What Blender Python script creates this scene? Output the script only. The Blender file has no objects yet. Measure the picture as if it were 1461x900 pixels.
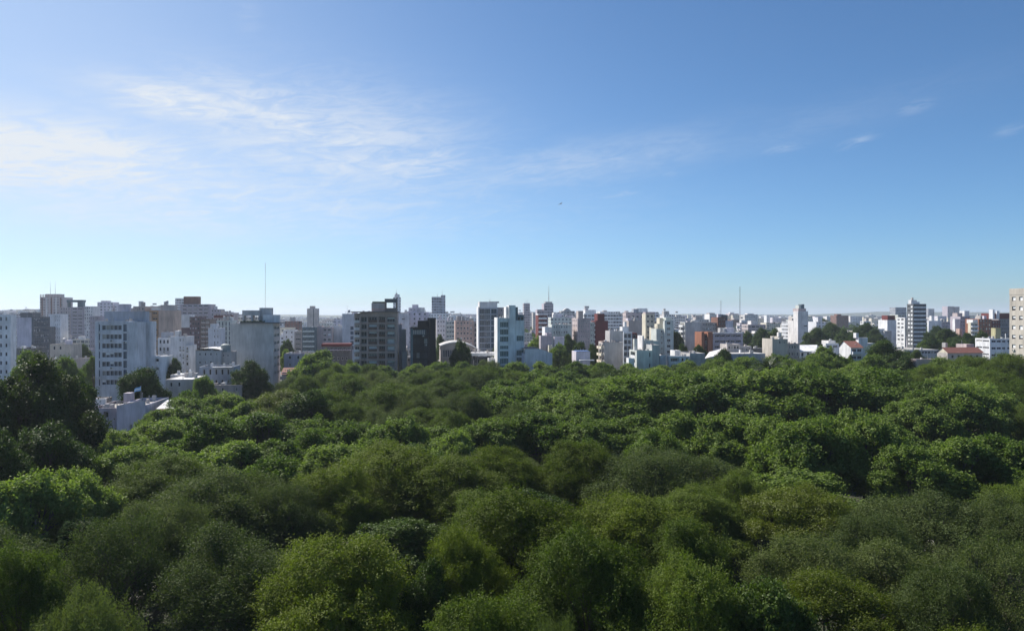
import bpy, math, random
import numpy as np
from mathutils import Vector, Matrix

random.seed(7)
SC = bpy.context.scene
COL = SC.collection
F = 1090.0            # focal length in photo pixels (1461 wide)
HAZE = 1.0e-4
SKYS, AIR, DUST, OZONE = .094, .75, .5, 9.0
SKYTINT = (.94, 1.055, 1.0)
CLOUD, CLOUDCOL = .84, (6.1, 6.5, 7.0)
SUNS, EXPO = 5.0, 0.45
CX, HY = 730.5, 447.0
CAMH = 30.0
GA = math.radians(6.83)   # the street grid is turned this much to the view axis
GS, GC = math.sin(GA), math.cos(GA)
SUN_AZ, SUN_EL = math.radians(49), math.radians(44)   # azimuth to the left of the view axis


def px_of(p):
    return CX + F * p[0] / p[1], HY + F * (CAMH - p[2]) / p[1]


def at(x, y, D):
    return Vector(((x - CX) / F * D, D, CAMH - (y - HY) / F * D))


# ------------------------------------------------------------------ materials
MATS = {}


def new_mat(name):
    m = bpy.data.materials.new(name)
    m.use_nodes = True
    nt = m.node_tree
    nt.nodes.clear()
    out = nt.nodes.new('ShaderNodeOutputMaterial')
    return m, nt, out


def N(nt, typ, **kw):
    n = nt.nodes.new('ShaderNode' + typ)
    for k, v in kw.items():
        if k.startswith('i_'):
            key = k[2:]
            key = int(key) if key.isdigit() else key
            n.inputs[key].default_value = v
        else:
            setattr(n, k, v)
    return n


def math_n(nt, op, a, b=None, c=None, clamp=False):
    n = nt.nodes.new('ShaderNodeMath')
    n.operation = op
    n.use_clamp = clamp
    for i, x in enumerate((a, b, c)):
        if x is None:
            continue
        if isinstance(x, (int, float)):
            n.inputs[i].default_value = x
        else:
            nt.links.new(x, n.inputs[i])
    return n.outputs[0]


def mix_rgb(nt, fac, a, b, typ='MIX'):
    n = nt.nodes.new('ShaderNodeMix')
    n.data_type = 'RGBA'
    n.blend_type = typ
    for i, x in ((0, fac), (6, a), (7, b)):
        if isinstance(x, (int, float)):
            n.inputs[i].default_value = x
        elif isinstance(x, (tuple, list)):
            n.inputs[i].default_value = (*x[:3], 1)
        else:
            nt.links.new(x, n.inputs[i])
    return n.outputs[2]


PAL = dict(
    white=(.77, .77, .77), offwhite=(.67, .66, .65), cream=(.62, .58, .47), beige=(.45, .42, .37), lilac=(.60, .57, .63),
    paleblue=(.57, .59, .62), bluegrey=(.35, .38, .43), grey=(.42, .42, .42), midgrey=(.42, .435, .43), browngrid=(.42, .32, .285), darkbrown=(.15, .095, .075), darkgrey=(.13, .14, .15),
    black=(.018, .022, .028), brown=(.21, .165, .145), brick=(.22, .115, .09), orangebrick=(.34, .15, .095), redbrick=(.17, .045, .045),
    peach=(.48, .37, .31), orange=(.50, .31, .18), pink=(.55, .40, .34), palegreen=(.52, .56, .53), taupe=(.42, .375, .35),
    lavgrey=(.39, .36, .40), violetbrick=(.19, .13, .14), tile=(.34, .12, .08), sheet=(.60, .60, .60), whitest=(.80, .80, .80),
    olivewall=(.42, .40, .24), concrete=(.45, .42, .40), pinkgrey=(.45, .39, .39), teal=(.16, .22, .24), roofgrey=(.30, .29, .28),
    roofpale=(.45, .44, .43), steel=(.22, .22, .23), wood=(.10, .07, .05), flagblue=(.25, .50, .80))


for k_, c_ in list(PAL.items()):          # most paints lifted and slightly warmed
    if k_ not in ('flagblue', 'teal', 'black'):
        f_ = 1.0 if k_ in ('brick', 'orangebrick', 'redbrick', 'tile', 'orange', 'darkbrown', 'violetbrick') else 1.2
        PAL[k_] = (min(c_[0] * f_ * 1.03, .86), min(c_[1] * f_, .85), min(c_[2] * f_ * .99, .85))


def wallmat(key):
    if key in MATS:
        return MATS[key]
    c = PAL[key]
    m, nt, out = new_mat(key + '_render')
    b = N(nt, 'BsdfPrincipled', i_Roughness=.85)
    b.inputs['Specular IOR Level'].default_value = .25
    tc = N(nt, 'TexCoord')
    mp = N(nt, 'Mapping')
    mp.inputs['Scale'].default_value = (.9, .9, .16)       # rain streaks
    nt.links.new(tc.outputs['Object'], mp.inputs[0])
    n1 = N(nt, 'TexNoise', i_Scale=1.0, i_Detail=5.0, i_Roughness=.6)
    nt.links.new(mp.outputs[0], n1.inputs['Vector'])
    n2 = N(nt, 'TexNoise', i_Scale=.17, i_Detail=3.0)
    nt.links.new(tc.outputs['Object'], n2.inputs['Vector'])
    s = math_n(nt, 'ADD', math_n(nt, 'MULTIPLY', n1.outputs['Fac'], .55), math_n(nt, 'MULTIPLY', n2.outputs['Fac'], .45))
    mr = N(nt, 'MapRange')
    mr.inputs[1].default_value, mr.inputs[2].default_value = .34, .66
    mr.inputs[3].default_value, mr.inputs[4].default_value = .62, 1.14
    nt.links.new(s, mr.inputs[0])
    col = mix_rgb(nt, 1.0, c, mr.outputs[0], 'MULTIPLY')
    nt.links.new(col, b.inputs['Base Color'])
    nt.links.new(b.outputs[0], out.inputs[0])
    MATS[key] = m
    return m


def tilemat():
    if 'tile_roof' in MATS:
        return MATS['tile_roof']
    m, nt, out = new_mat('clay_tile')
    b = N(nt, 'BsdfPrincipled', i_Roughness=.8)
    tc = N(nt, 'TexCoord')
    w = N(nt, 'TexWave', i_Scale=1.3, i_Distortion=.6)
    nt.links.new(tc.outputs['Object'], w.inputs[0])
    n = N(nt, 'TexNoise', i_Scale=.8, i_Detail=4.0)
    nt.links.new(tc.outputs['Object'], n.inputs['Vector'])
    f = math_n(nt, 'ADD', math_n(nt, 'MULTIPLY', w.outputs['Fac'], .4), math_n(nt, 'MULTIPLY', n.outputs['Fac'], .7))
    nt.links.new(mix_rgb(nt, f, (.15, .06, .048), (.29, .115, .085)), b.inputs['Base Color'])
    nt.links.new(b.outputs[0], out.inputs[0])
    MATS['tile_roof'] = m
    return m


def glassmat(key='glass'):
    if key in MATS:
        return MATS[key]
    m, nt, out = new_mat('window_' + key)
    c = dict(glass=(.025, .03, .038), curtain=(.10, .11, .12), drawn=(.20, .19, .17), blueglass=(.045, .065, .09), greenglass=(.07, .11, .115))[key]
    b = N(nt, 'BsdfPrincipled', i_Roughness=.08)
    b.inputs['Base Color'].default_value = (*c, 1)
    b.inputs['Specular IOR Level'].default_value = .22
    tc = N(nt, 'TexCoord')
    n = N(nt, 'TexNoise', i_Scale=.7, i_Detail=2.0)
    nt.links.new(tc.outputs['Object'], n.inputs['Vector'])
    oi = N(nt, 'ObjectInfo')
    f = math_n(nt, 'MULTIPLY', oi.outputs['Random'], n.outputs['Fac'])
    nt.links.new(mix_rgb(nt, f, c, tuple(min(1, k * 2.4 + .02) for k in c)), b.inputs['Base Color'])
    nt.links.new(b.outputs[0], out.inputs[0])
    MATS[key] = m
    return m


def plain(key, c, rough=.6, metal=0.0):
    if key in MATS:
        return MATS[key]
    m, nt, out = new_mat(key)
    b = N(nt, 'BsdfPrincipled', i_Roughness=rough, i_Metallic=metal)
    tc = N(nt, 'TexCoord')
    n = N(nt, 'TexNoise', i_Scale=2.0, i_Detail=4.0)
    nt.links.new(tc.outputs['Object'], n.inputs['Vector'])
    nt.links.new(mix_rgb(nt, n.outputs['Fac'], tuple(k * .8 for k in c), tuple(min(1, k * 1.2) for k in c)), b.inputs['Base Color'])
    nt.links.new(b.outputs[0], out.inputs[0])
    MATS[key] = m
    return m


def facademat(key, bay=3.2, style=0):
    """Far facades: a grid of windows (style 0) or balcony bands (style 1), in the building's own metres."""
    k = ('facade', key, bay, style)
    if k in MATS:
        return MATS[k]
    c = PAL[key]
    m, nt, out = new_mat('far_%s_facade' % key)
    b = N(nt, 'BsdfPrincipled', i_Roughness=.8)
    tc = N(nt, 'TexCoord')
    sp = N(nt, 'SeparateXYZ')
    nt.links.new(tc.outputs['Object'], sp.inputs[0])
    sn = N(nt, 'SeparateXYZ')
    nt.links.new(tc.outputs['Normal'], sn.inputs[0])
    oi = N(nt, 'ObjectInfo')
    side = math_n(nt, 'GREATER_THAN', math_n(nt, 'ABSOLUTE', sn.outputs[0]), .5)
    top = math_n(nt, 'GREATER_THAN', math_n(nt, 'ABSOLUTE', sn.outputs[2]), .5)
    u = math_n(nt, 'ADD', math_n(nt, 'MULTIPLY', sp.outputs[0], math_n(nt, 'SUBTRACT', 1.0, side)), math_n(nt, 'MULTIPLY', sp.outputs[1], side))
    u = math_n(nt, 'ADD', u, math_n(nt, 'MULTIPLY', oi.outputs['Random'], 2.0))
    fu = math_n(nt, 'FRACT', math_n(nt, 'DIVIDE', u, bay))
    fz = math_n(nt, 'FRACT', math_n(nt, 'DIVIDE', sp.outputs[2], 2.9))
    cell = N(nt, 'CombineXYZ')
    nt.links.new(math_n(nt, 'FLOOR', math_n(nt, 'DIVIDE', u, bay)), cell.inputs[0])
    nt.links.new(math_n(nt, 'FLOOR', math_n(nt, 'DIVIDE', sp.outputs[2], 2.9)), cell.inputs[1])
    wn = N(nt, 'TexWhiteNoise')
    nt.links.new(cell.outputs[0], wn.inputs[0])
    if style == 0:
        mu = math_n(nt, 'MULTIPLY', math_n(nt, 'GREATER_THAN', fu, .26), math_n(nt, 'LESS_THAN', fu, .74))
        mz = math_n(nt, 'MULTIPLY', math_n(nt, 'GREATER_THAN', fz, .32), math_n(nt, 'LESS_THAN', fz, .80))
    else:
        mu = math_n(nt, 'MULTIPLY', math_n(nt, 'GREATER_THAN', fu, .07), math_n(nt, 'LESS_THAN', fu, .90))
        mz = math_n(nt, 'MULTIPLY', math_n(nt, 'GREATER_THAN', fz, .38), math_n(nt, 'LESS_THAN', fz, .93))
    msk = math_n(nt, 'MULTIPLY', mu, mz)
    blank = math_n(nt, 'MULTIPLY', side, math_n(nt, 'GREATER_THAN', oi.outputs['Random'], .45))   # bare party walls
    msk = math_n(nt, 'MULTIPLY', msk, math_n(nt, 'SUBTRACT', 1.0, math_n(nt, 'MAXIMUM', blank, top)))
    n2 = N(nt, 'TexNoise', i_Scale=.12, i_Detail=4.0)
    nt.links.new(tc.outputs['Object'], n2.inputs['Vector'])
    wall = mix_rgb(nt, n2.outputs['Fac'], tuple(k * .78 for k in c), tuple(min(1, k * 1.18) for k in c))
    wall = mix_rgb(nt, top, wall, (.28, .27, .26))
    win = mix_rgb(nt, wn.outputs['Value'], (.03, .035, .045), tuple(.16 + .3 * k for k in c))
    nt.links.new(mix_rgb(nt, msk, wall, win), b.inputs['Base Color'])
    nt.links.new(b.outputs[0], out.inputs[0])
    MATS[k] = m
    return m


def leafmat(name, c1, c2, trans=.35, rough=.45, spec=.35, leafy=.3):
    m, nt, out = new_mat(name)
    geo = N(nt, 'NewGeometry')
    oi = N(nt, 'ObjectInfo')
    tc = N(nt, 'TexCoord')
    n = N(nt, 'TexNoise', i_Scale=.55, i_Detail=2.0)
    nt.links.new(tc.outputs['Object'], n.inputs['Vector'])
    f = math_n(nt, 'ADD', math_n(nt, 'MULTIPLY', geo.outputs['Random Per Island'], leafy), math_n(nt, 'MULTIPLY', n.outputs['Fac'], 1 - leafy))
    f = math_n(nt, 'ADD', f, math_n(nt, 'MULTIPLY', math_n(nt, 'SUBTRACT', oi.outputs['Random'], .5), .75), clamp=True)
    col = mix_rgb(nt, f, c1, c2)
    b = N(nt, 'BsdfPrincipled', i_Roughness=rough)
    b.inputs['Specular IOR Level'].default_value = spec
    nt.links.new(col, b.inputs['Base Color'])
    t = N(nt, 'BsdfTranslucent')
    nt.links.new(mix_rgb(nt, 1.0, col, (1.0, 1.15, .45), 'MULTIPLY'), t.inputs[0])
    mx = N(nt, 'MixShader', i_0=trans)
    nt.links.new(b.outputs[0], mx.inputs[1])
    nt.links.new(t.outputs[0], mx.inputs[2])
    nt.links.new(mx.outputs[0], out.inputs[0])
    return m


# ------------------------------------------------------------------ mesh and object helpers
class MB:
    def __init__(self):
        self.v, self.f, self.m, self.mats = [], [], [], []

    def slot(self, mat):
        if mat not in self.mats:
            self.mats.append(mat)
        return self.mats.index(mat)

    def quad(self, a, b, c, d, mat):
        i = len(self.v)
        self.v += [a, b, c, d]
        self.f.append((i, i + 1, i + 2, i + 3))
        self.m.append(self.slot(mat))

    def poly(self, pts, mat):
        i = len(self.v)
        self.v += list(pts)
        self.f.append(tuple(range(i, i + len(pts))))
        self.m.append(self.slot(mat))

    def box(self, x0, x1, y0, y1, z0, z1, mat, skip=''):
        i = len(self.v)
        self.v += [(x0, y0, z0), (x1, y0, z0), (x1, y1, z0), (x0, y1, z0), (x0, y0, z1), (x1, y0, z1), (x1, y1, z1), (x0, y1, z1)]
        fs = dict(b=(0, 3, 2, 1), t=(4, 5, 6, 7), f=(0, 1, 5, 4), r=(1, 2, 6, 5), k=(2, 3, 7, 6), l=(3, 0, 4, 7))
        for k, q in fs.items():
            if k not in skip:
                self.f.append(tuple(i + j for j in q))
                self.m.append(self.slot(mat))

    def tube(self, pts, radii, mat, n=7, cap=True):
        pts = [Vector(p) for p in pts]
        rings = []
        for k, p in enumerate(pts):
            d = (pts[min(k + 1, len(pts) - 1)] - pts[max(k - 1, 0)]).normalized()
            x = d.orthogonal().normalized() if abs(d.z) < .98 else Vector((1, 0, 0))
            x = (x - d * x.dot(d)).normalized()
            y = d.cross(x)
            i = len(self.v)
            for j in range(n):
                t = 2 * math.pi * j / n
                self.v.append(tuple(p + (x * math.cos(t) + y * math.sin(t)) * radii[k]))
            rings.append(i)
        s = self.slot(mat)
        for a, b in zip(rings, rings[1:]):
            for j in range(n):
                self.f.append((a + j, a + (j + 1) % n, b + (j + 1) % n, b + j))
                self.m.append(s)
        if cap:
            self.f.append(tuple(rings[-1] + j for j in range(n)))
            self.m.append(s)
            self.f.append(tuple(rings[0] + n - 1 - j for j in range(n)))
            self.m.append(s)

    def mesh(self, name):
        me = bpy.data.meshes.new(name)
        me.from_pydata([tuple(v) for v in self.v], [], self.f)
        for m in self.mats:
            me.materials.append(m)
        if len(self.mats) > 1:
            me.polygons.foreach_set('material_index', self.m)
        me.update()
        return me


def link(name, me, parent=None, loc=(0, 0, 0), rz=0.0):
    o = bpy.data.objects.new(name, me)
    COL.objects.link(o)
    o.location = loc
    o.rotation_euler = (0, 0, rz)
    if parent is not None:
        o.parent = parent
    return o


def tag(o, label=None, cat=None, group=None, kind=None):
    for k, v in (('label', label), ('category', cat), ('group', group), ('kind', kind)):
        if v:
            o[k] = v
    return o


# ------------------------------------------------------------------ windows, balconies (shared meshes)
CACHE = {}


def cached(key, fn):
    if key not in CACHE:
        CACHE[key] = fn()
    return CACHE[key]


def window_mesh(w, h, frame, glass, mull):
    def make():
        b = MB()
        fr, g = plain('frame_' + frame, PAL[frame], .5), glassmat(glass)
        b.quad((0, -.03, 0), (w, -.03, 0), (w, -.03, h), (0, -.03, h), g)
        t = .07
        b.box(0, w, -.08, -.004, h - t, h, fr)
        b.box(-.05, w + .05, -.13, -.004, -.05, t, fr)
        b.box(0, t, -.08, -.004, t, h - t, fr)
        b.box(w - t, w, -.08, -.004, t, h - t, fr)
        for k in range(1, mull):
            b.box(w * k / mull - t / 2, w * k / mull + t / 2, -.075, -.004, t, h - t, fr)
        return b.mesh('window')
    return cached(('win', round(w, 2), round(h, 2), frame, glass, mull), make)


def shutter_mesh(w, h, f, col):
    def make():
        b = MB()
        b.box(.08, w - .08, -.065, -.04, h * (1 - f), h - .075, plain('shutter_' + col, PAL[col], .55))
        return b.mesh('shutter')
    return cached(('shut', round(w, 2), round(h, 2), f, col), make)


def balcony_mesh(w, dep, col, rail):
    """Origin at the wall, x along it, -y outward; rail: 'solid' or 'bars'."""
    def make():
        b = MB()
        wm = wallmat(col)
        b.box(0, w, -dep, -.004, -.14, 0, wm)
        if rail == 'solid':
            b.box(0, w, -dep, -dep + .1, .004, .95, wm)
            if dep > .3:
                b.box(0, .1, -dep + .1, -.004, .004, .95, wm)
                b.box(w - .1, w, -dep + .1, -.004, .004, .95, wm)
        else:
            rm = plain('rail_metal', (.10, .10, .11), .5)
            for z in (.25, .55, .95):
                b.box(0, w, -dep, -dep + .05, z - .05, z, rm)
                if dep > .3:
                    b.box(0, .05, -dep + .05, -.004, z - .05, z, rm)
                    b.box(w - .05, w, -dep + .05, -.004, z - .05, z, rm)
            n = max(2, int(w / .8))
            for k in range(n + 1):
                x = (w - .05) * k / n
                b.box(x, x + .05, -dep + .055, -dep + .09, .004, .95, rm)
        return b.mesh('balcony')
    return cached(('balc', round(w, 2), round(dep, 2), col, rail), make)


def ac_mesh():
    b = MB()
    b.box(0, .85, -.34, -.01, 0, .58, plain('ac_case', (.55, .54, .50), .6))
    b.box(.08, .5, -.36, -.341, .06, .52, plain('ac_grille', (.10, .10, .10), .6))
    return b.mesh('air_conditioner')


LRECT = []     # (photo x0, x1, top, distance) of the placed blocks, so that no filler stands in front of them
FOOT = []      # (x, y, radius) of what stands, so that fillers keep clear
LAND = []      # (root, photo x) of the placed buildings


def clear(x, y, r):
    return all((fx - x) ** 2 + (fy - y) ** 2 > (r + fr_) ** 2 for fx, fy, fr_ in FOOT)


class Building:
    def __init__(self, name, label, x0, D, cat='building', group=None, ang=GA):
        self.ang, self.s, self.c = ang, math.sin(ang), math.cos(ang)
        self.ox, self.oy = (x0 - CX) / F * D, D
        self.root = bpy.data.objects.new(name, None)
        COL.objects.link(self.root)
        self.root.location = (self.ox, self.oy, 0)
        self.root.rotation_euler = (0, 0, ang)
        self.root.empty_display_size = 2
        tag(self.root, label, cat, group)
        self.nw = 0
        self.nb = 0
        self.rnd = random.Random(int(x0 * 7 + D))

    def u(self, x, v=0.0):
        t = (x - CX) / F
        return (t * (self.oy + v * self.c) - self.ox + v * self.s) / (self.c - t * self.s)

    def Y(self, u, v):
        return self.oy + u * self.s + v * self.c

    def z(self, y, u=0.0, v=0.0):
        return CAMH - (y - HY) / F * self.Y(u, v)

    def vdepth(self, u, x):
        """depth at which the line u = const reaches photo column x"""
        t = (x - CX) / F
        return (self.ox + u * self.c - t * (self.oy + u * self.s)) / (t * self.c + self.s)

    def part(self, name, me, loc=(0, 0, 0), rz=0.0, parent=None):
        return link(name, me, parent or self.root, loc, rz)

    def vol(self, x0, x1, yt, v=0.0, d=12.0, col='white', f=None, l=None, r=None, z0=0.0, roof='roofgrey', sh=2.9, far=None,
            par=.6, zmin=5.0, name='wall', tm=.75, xs=None):
        u0, u1 = self.u(x0, v), self.u(x1, v)
        z1 = self.z(yt, u0 if x0 > 600 else u1, v)
        if xs is not None:
            d = max(2.0, self.vdepth(u0 if xs < x0 else u1, xs) - v)
        return self.vol_m(u0, u1, v, d, z0, z1, col, f, l, r, roof, sh, far, par, zmin, name, tm)

    def vol_m(self, u0, u1, v, d, z0, z1, col, f=None, l=None, r=None, roof='roofgrey', sh=2.9, far=None, par=.6, zmin=5.0, name='wall', tm=.75):
        b = MB()
        wm = wallmat(col) if far is None else facademat(col, *far)
        w = u1 - u0
        faces = dict(f=(w, lambda a, z, e: (u0 + a, v + e, z)), l=(d, lambda a, z, e: (u0 + e, v + a, z)), r=(d, lambda a, z, e: (u1 - e, v + a, z)))
        todo = []
        for key, spec in (('f', f), ('l', l), ('r', r)):
            L, P = faces[key]
            ops = []
            for st in (spec if isinstance(spec, list) else [spec] if spec else []):
                ops += self.openings(st, L, z0, z1, sh, zmin, tm)
            asx = sorted({0.0, L, *[o[0] for o in ops], *[o[1] for o in ops]})
            zsx = sorted({z0, z1, *[o[2] for o in ops], *[o[3] for o in ops]})
            for a0, a1 in zip(asx, asx[1:]):
                for q0, q1 in zip(zsx, zsx[1:]):
                    if a1 - a0 < 1e-4 or q1 - q0 < 1e-4:
                        continue
                    am, zm = (a0 + a1) / 2, (q0 + q1) / 2
                    if any(o[0] < am < o[1] and o[2] < zm < o[3] for o in ops):
                        continue
                    b.quad(P(a0, q0, 0), P(a1, q0, 0), P(a1, q1, 0), P(a0, q1, 0), wm)
            base = wm
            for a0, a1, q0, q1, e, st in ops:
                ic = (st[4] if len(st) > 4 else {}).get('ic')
                wm = wallmat(ic) if ic else base  # recess inside coloured darker than the wall, shade put into the colour
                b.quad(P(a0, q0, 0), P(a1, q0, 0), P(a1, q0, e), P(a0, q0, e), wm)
                b.quad(P(a0, q1, 0), P(a1, q1, 0), P(a1, q1, e), P(a0, q1, e), wm)
                b.quad(P(a0, q0, 0), P(a0, q1, 0), P(a0, q1, e), P(a0, q0, e), wm)
                b.quad(P(a1, q0, 0), P(a1, q1, 0), P(a1, q1, e), P(a1, q0, e), wm)
                b.quad(P(a0, q0, e), P(a1, q0, e), P(a1, q1, e), P(a0, q1, e), wm)
                todo.append((key, a0, a1, q0, q1, e, st))
            wm = base
        # back, parapet
        b.quad((u0, v + d, z0), (u1, v + d, z0), (u1, v + d, z1), (u0, v + d, z1), wm)
        t = .25
        zr = z1 - par
        O = [(u0, v), (u1, v), (u1, v + d), (u0, v + d)]
        I = [(u0 + t, v + t), (u1 - t, v + t), (u1 - t, v + d - t), (u0 + t, v + d - t)]
        for k in range(4):
            o0, o1, i0, i1 = O[k], O[(k + 1) % 4], I[k], I[(k + 1) % 4]
            b.quad((*o0, z1), (*o1, z1), (*i1, z1), (*i0, z1), wm)
            b.quad((*i0, z1), (*i1, z1), (*i1, zr), (*i0, zr), wm)
        wall = self.part(name, b.mesh(name))
        rb = MB()
        rb.quad(*[(*p, zr) for p in I], wallmat(roof))
        rb.quad(*[(*p, zr - .2) for p in reversed(I)], wallmat(roof))
        self.part('roof', rb.mesh('roof'))
        for t_ in todo:
            self.fill_opening(t_, u0, u1, v)
        c = ((u0 + u1) / 2, v + d / 2)
        FOOT.append((self.ox + c[0] * self.c - c[1] * self.s, self.oy + c[0] * self.s + c[1] * self.c, .5 * math.hypot(w, d)))
        V = dict(u0=u0, u1=u1, v=v, d=d, z1=z1, zr=zr, wall=wall)
        sx = []
        for u_, v_ in ((u0, v), (u1, v), (u0, v + d), (u1, v + d)):
            q = (self.ox + u_ * self.c - v_ * self.s, self.Y(u_, v_), z1)
            sx.append(px_of(q))
        LRECT.append((min(q[0] for q in sx), max(q[0] for q in sx), min(q[1] for q in sx), self.oy))
        if far is None and self.oy < 470 and w > 3 and d > 3 and z1 < 31:
            self.fittings(V)
        return V

    def openings(self, st, L, z0, z1, sh, zmin, tm):
        """st: (kind, columns, width share, height, options)"""
        kind, n, ws, h = st[:4]
        o = st[4] if len(st) > 4 else {}
        a, e = o.get('a', .06), o.get('b', .94)
        A0, A1 = L * a, L * e
        bay = (A1 - A0) / n
        out = []
        zt = z1 - o.get('tm', tm)
        i = 0
        while zt - h > max(zmin, z0 + .2) and i < o.get('rows', 99):
            for k in range(n):
                if self.rnd.random() < o.get('miss', 0):
                    continue
                c = A0 + bay * (k + .5)
                hw = bay * ws / 2
                out.append((c - hw, c + hw, zt - h, zt, o.get('e', 1.0 if kind == 'bal' else .22), st))
            zt -= o.get('sh', sh)
            i += 1
        return out

    def place(self, key, a0, a1, q, e, u0, u1, v):
        if key == 'f':
            return (u0 + a0, v + e, q), 0.0
        if key == 'l':
            return (u0 + e, v + a1, q), -math.pi / 2
        return (u1 - e, v + a0, q), math.pi / 2

    def fill_opening(self, t, u0, u1, v):
        key, a0, a1, q0, q1, e, st = t
        kind = st[0]
        o = st[4] if len(st) > 4 else {}
        fr, gl = o.get('frame', 'offwhite'), o.get('glass', 'glass')
        if gl == 'glass' and self.rnd.random() < .22:
            gl = 'drawn'
        w, h = a1 - a0, q1 - q0
        w, h = round(w, 2) - .01, round(h, 2) - .01
        mull = o.get('mull', max(1, round(w / 1.0)))
        if self.nw < 100:
            self.nw += 1
            if kind == 'bal':
                ww, hh = round(w * .9 - .04, 1), round(h - .25, 1)
                loc, rz = self.place(key, a0 + (w - ww) / 2, a0 + (w + ww) / 2, q0 + .06, e, u0, u1, v)
            else:
                ww, hh = w, h
                loc, rz = self.place(key, a0 + .005, a1 - .005, q0 + .005, e, u0, u1, v)
            win = self.part('window', window_mesh(ww, hh, fr, gl, mull), loc, rz)
            ps = o.get('shut', 0)
            if ps and self.rnd.random() < ps:
                fs = self.rnd.choice(o.get('fr', (.35, .6, .85, .97)))
                self.part('shutter', shutter_mesh(ww, hh, fs, o.get('sc', 'white')), parent=win)
        if kind == 'win' and self.oy < 440 and o.get('sh', 2.9) < 4 and w < 2.6 and self.rnd.random() < .16:
            ac = cached('ac', lambda: ac_mesh())
            loc, rz = self.place(key, a0 + w * .2, a0 + w * .2 + .85, q0 - .75, 0, u0, u1, v)
            self.part('air_conditioner', ac, loc, rz)
        if kind in ('bal', 'prj') and self.nb < 100:
            self.nb += 1
            ex = 0 if kind == 'bal' else .25
            dep = .16 if kind == 'bal' else 1.05
            bw = round(w + 2 * ex, 2) - .02
            loc, rz = self.place(key, a0 - ex + .01, a0 - ex + .01 + bw, q0 - (.0 if kind == 'prj' else -.02), (0 if kind == 'prj' else .1), u0, u1, v)
            self.part('balcony', balcony_mesh(bw, dep, o.get('bc', 'offwhite'), o.get('rail', 'solid')), loc, rz)

    def fittings(self, V):
        """Air units, vents and dishes on a roof; air conditioners are on the walls."""
        r = self.rnd
        w, d = V['u1'] - V['u0'], V['d']
        for k in range(int(min(7, w * d / 14))):
            a, c, h = r.uniform(.4, 1.1), r.uniform(.4, 1.0), r.uniform(.5, 1.3)
            u, v = V['u0'] + .4 + r.random() * (w - a - .8), V['v'] + .4 + r.random() * max(.1, d - c - .8)
            if r.random() < .35:
                m = MB()
                m.tube([(0, 0, 0), (0, 0, h + .7), (0, .15, h + .85)], [.09, .09, .14], plain('vent_pipe', (.30, .29, .28), .6), 6)
                self.part('vent_pipe', m.mesh('vent_pipe'), (u, v, V['zr'] + .002))
            else:
                self.box('air_unit', u, u + a, v, v + c, V['zr'] + .002 + .001 * k, V['zr'] + .6 + h * .7 + .01 * k, r.choice(['white', 'grey', 'concrete', 'midgrey']))

    def box(self, name, u0, u1, v0, v1, z0, z1, col):
        b = MB()
        m = col if not isinstance(col, str) else wallmat(col)
        b.box(u0, u1, v0, v1, z0, z1, m)
        return self.part(name, b.mesh(name))

    def clutter(self, V, n=2, tank=True, mast=False):
        """Stair head, tanks and aerials standing on a roof."""
        r = self.rnd
        w, d = V['u1'] - V['u0'], V['d']
        if w < 3 or d < 3:
            return
        for k in range(n):
            bw, bd, bh = r.uniform(.14, .3) * w, min(r.uniform(.2, .4) * d, 5), r.uniform(1.2, 3.0)
            u = V['u0'] + .4 + r.random() * (w - bw - .8)
            vv = V['v'] + .4 + r.random() * max(.1, (d * .7 - bd))
            self.box('roof_housing', u, u + bw, vv, vv + bd, V['zr'] + .003 + .002 * k, V['zr'] + .6 + bh + .03 * k, r.choice(['offwhite', 'concrete', 'grey', 'lilac']))
        if tank:
            b = MB()
            b.tube([(0, 0, 0), (0, 0, 1.5), (0, 0, 1.75)], [.75, .75, .25], plain('tank', (.35, .36, .38), .6), 12)
            for x, y in ((-.5, -.5), (.5, -.5), (.5, .5), (-.5, .5)):
                b.box(x - .05, x + .05, y - .05, y + .05, -1.2, .02, plain('tank', (.35, .36, .38), .6))
            self.part('water_tank', b.mesh('water_tank'), (V['u0'] + w * r.uniform(.2, .8), V['v'] + min(d * .4, 3), V['zr'] + 1.21))
        if mast:
            b = MB()
            b.tube([(0, 0, 0), (0, 0, 5.5)], [.06, .03], plain('aerial', (.3, .3, .3), .5), 5)
            for z in (3.6, 4.4, 5.1):
                b.box(-.6, .6, -.03, .03, z, z + .05, plain('aerial', (.3, .3, .3), .5))
            self.part('aerial', b.mesh('aerial'), (V['u0'] + w * r.uniform(.2, .8), V['v'] + d * .3, V['zr'] + .004))


# ------------------------------------------------------------------ the buildings one can single out
def Wn(n, ws, h, **o):
    return ('win', n, ws, h, o)


def Ba(n, ws, h, **o):
    return ('bal', n, ws, h, o)


def Pr(n, ws, h, **o):
    return ('prj', n, ws, h, o)


ANCH = []


def bld(name, label, x0, D, anchor=None, ax=None, **k):
    b = Building(name, label, x0, D, **k)
    if anchor:
        ANCH.append((ax if ax is not None else x0, D, anchor))
    return b


def mast_on(b, u, v, z0, h, r=.25, col='steel', name='mast'):
    m = MB()
    m.tube([(0, 0, 0), (0, 0, h * .6), (0, 0, h)], [r, r * .7, r * .3], plain('mast_metal', (.33, .33, .36), .5), 6)
    b.part(name, m.mesh(name), (u, v, z0))


# --- far left
b = bld('apartment_block', 'white apartment block with square windows cut by the left edge of the photo', -62, 250, 'the white block at the left edge', 5)
V = b.vol(-62, 15, 449, d=3.6, col='white', f=Wn(9, .36, 1.25, frame='bluegrey', b=.97))
b.clutter(V, 2)

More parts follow.
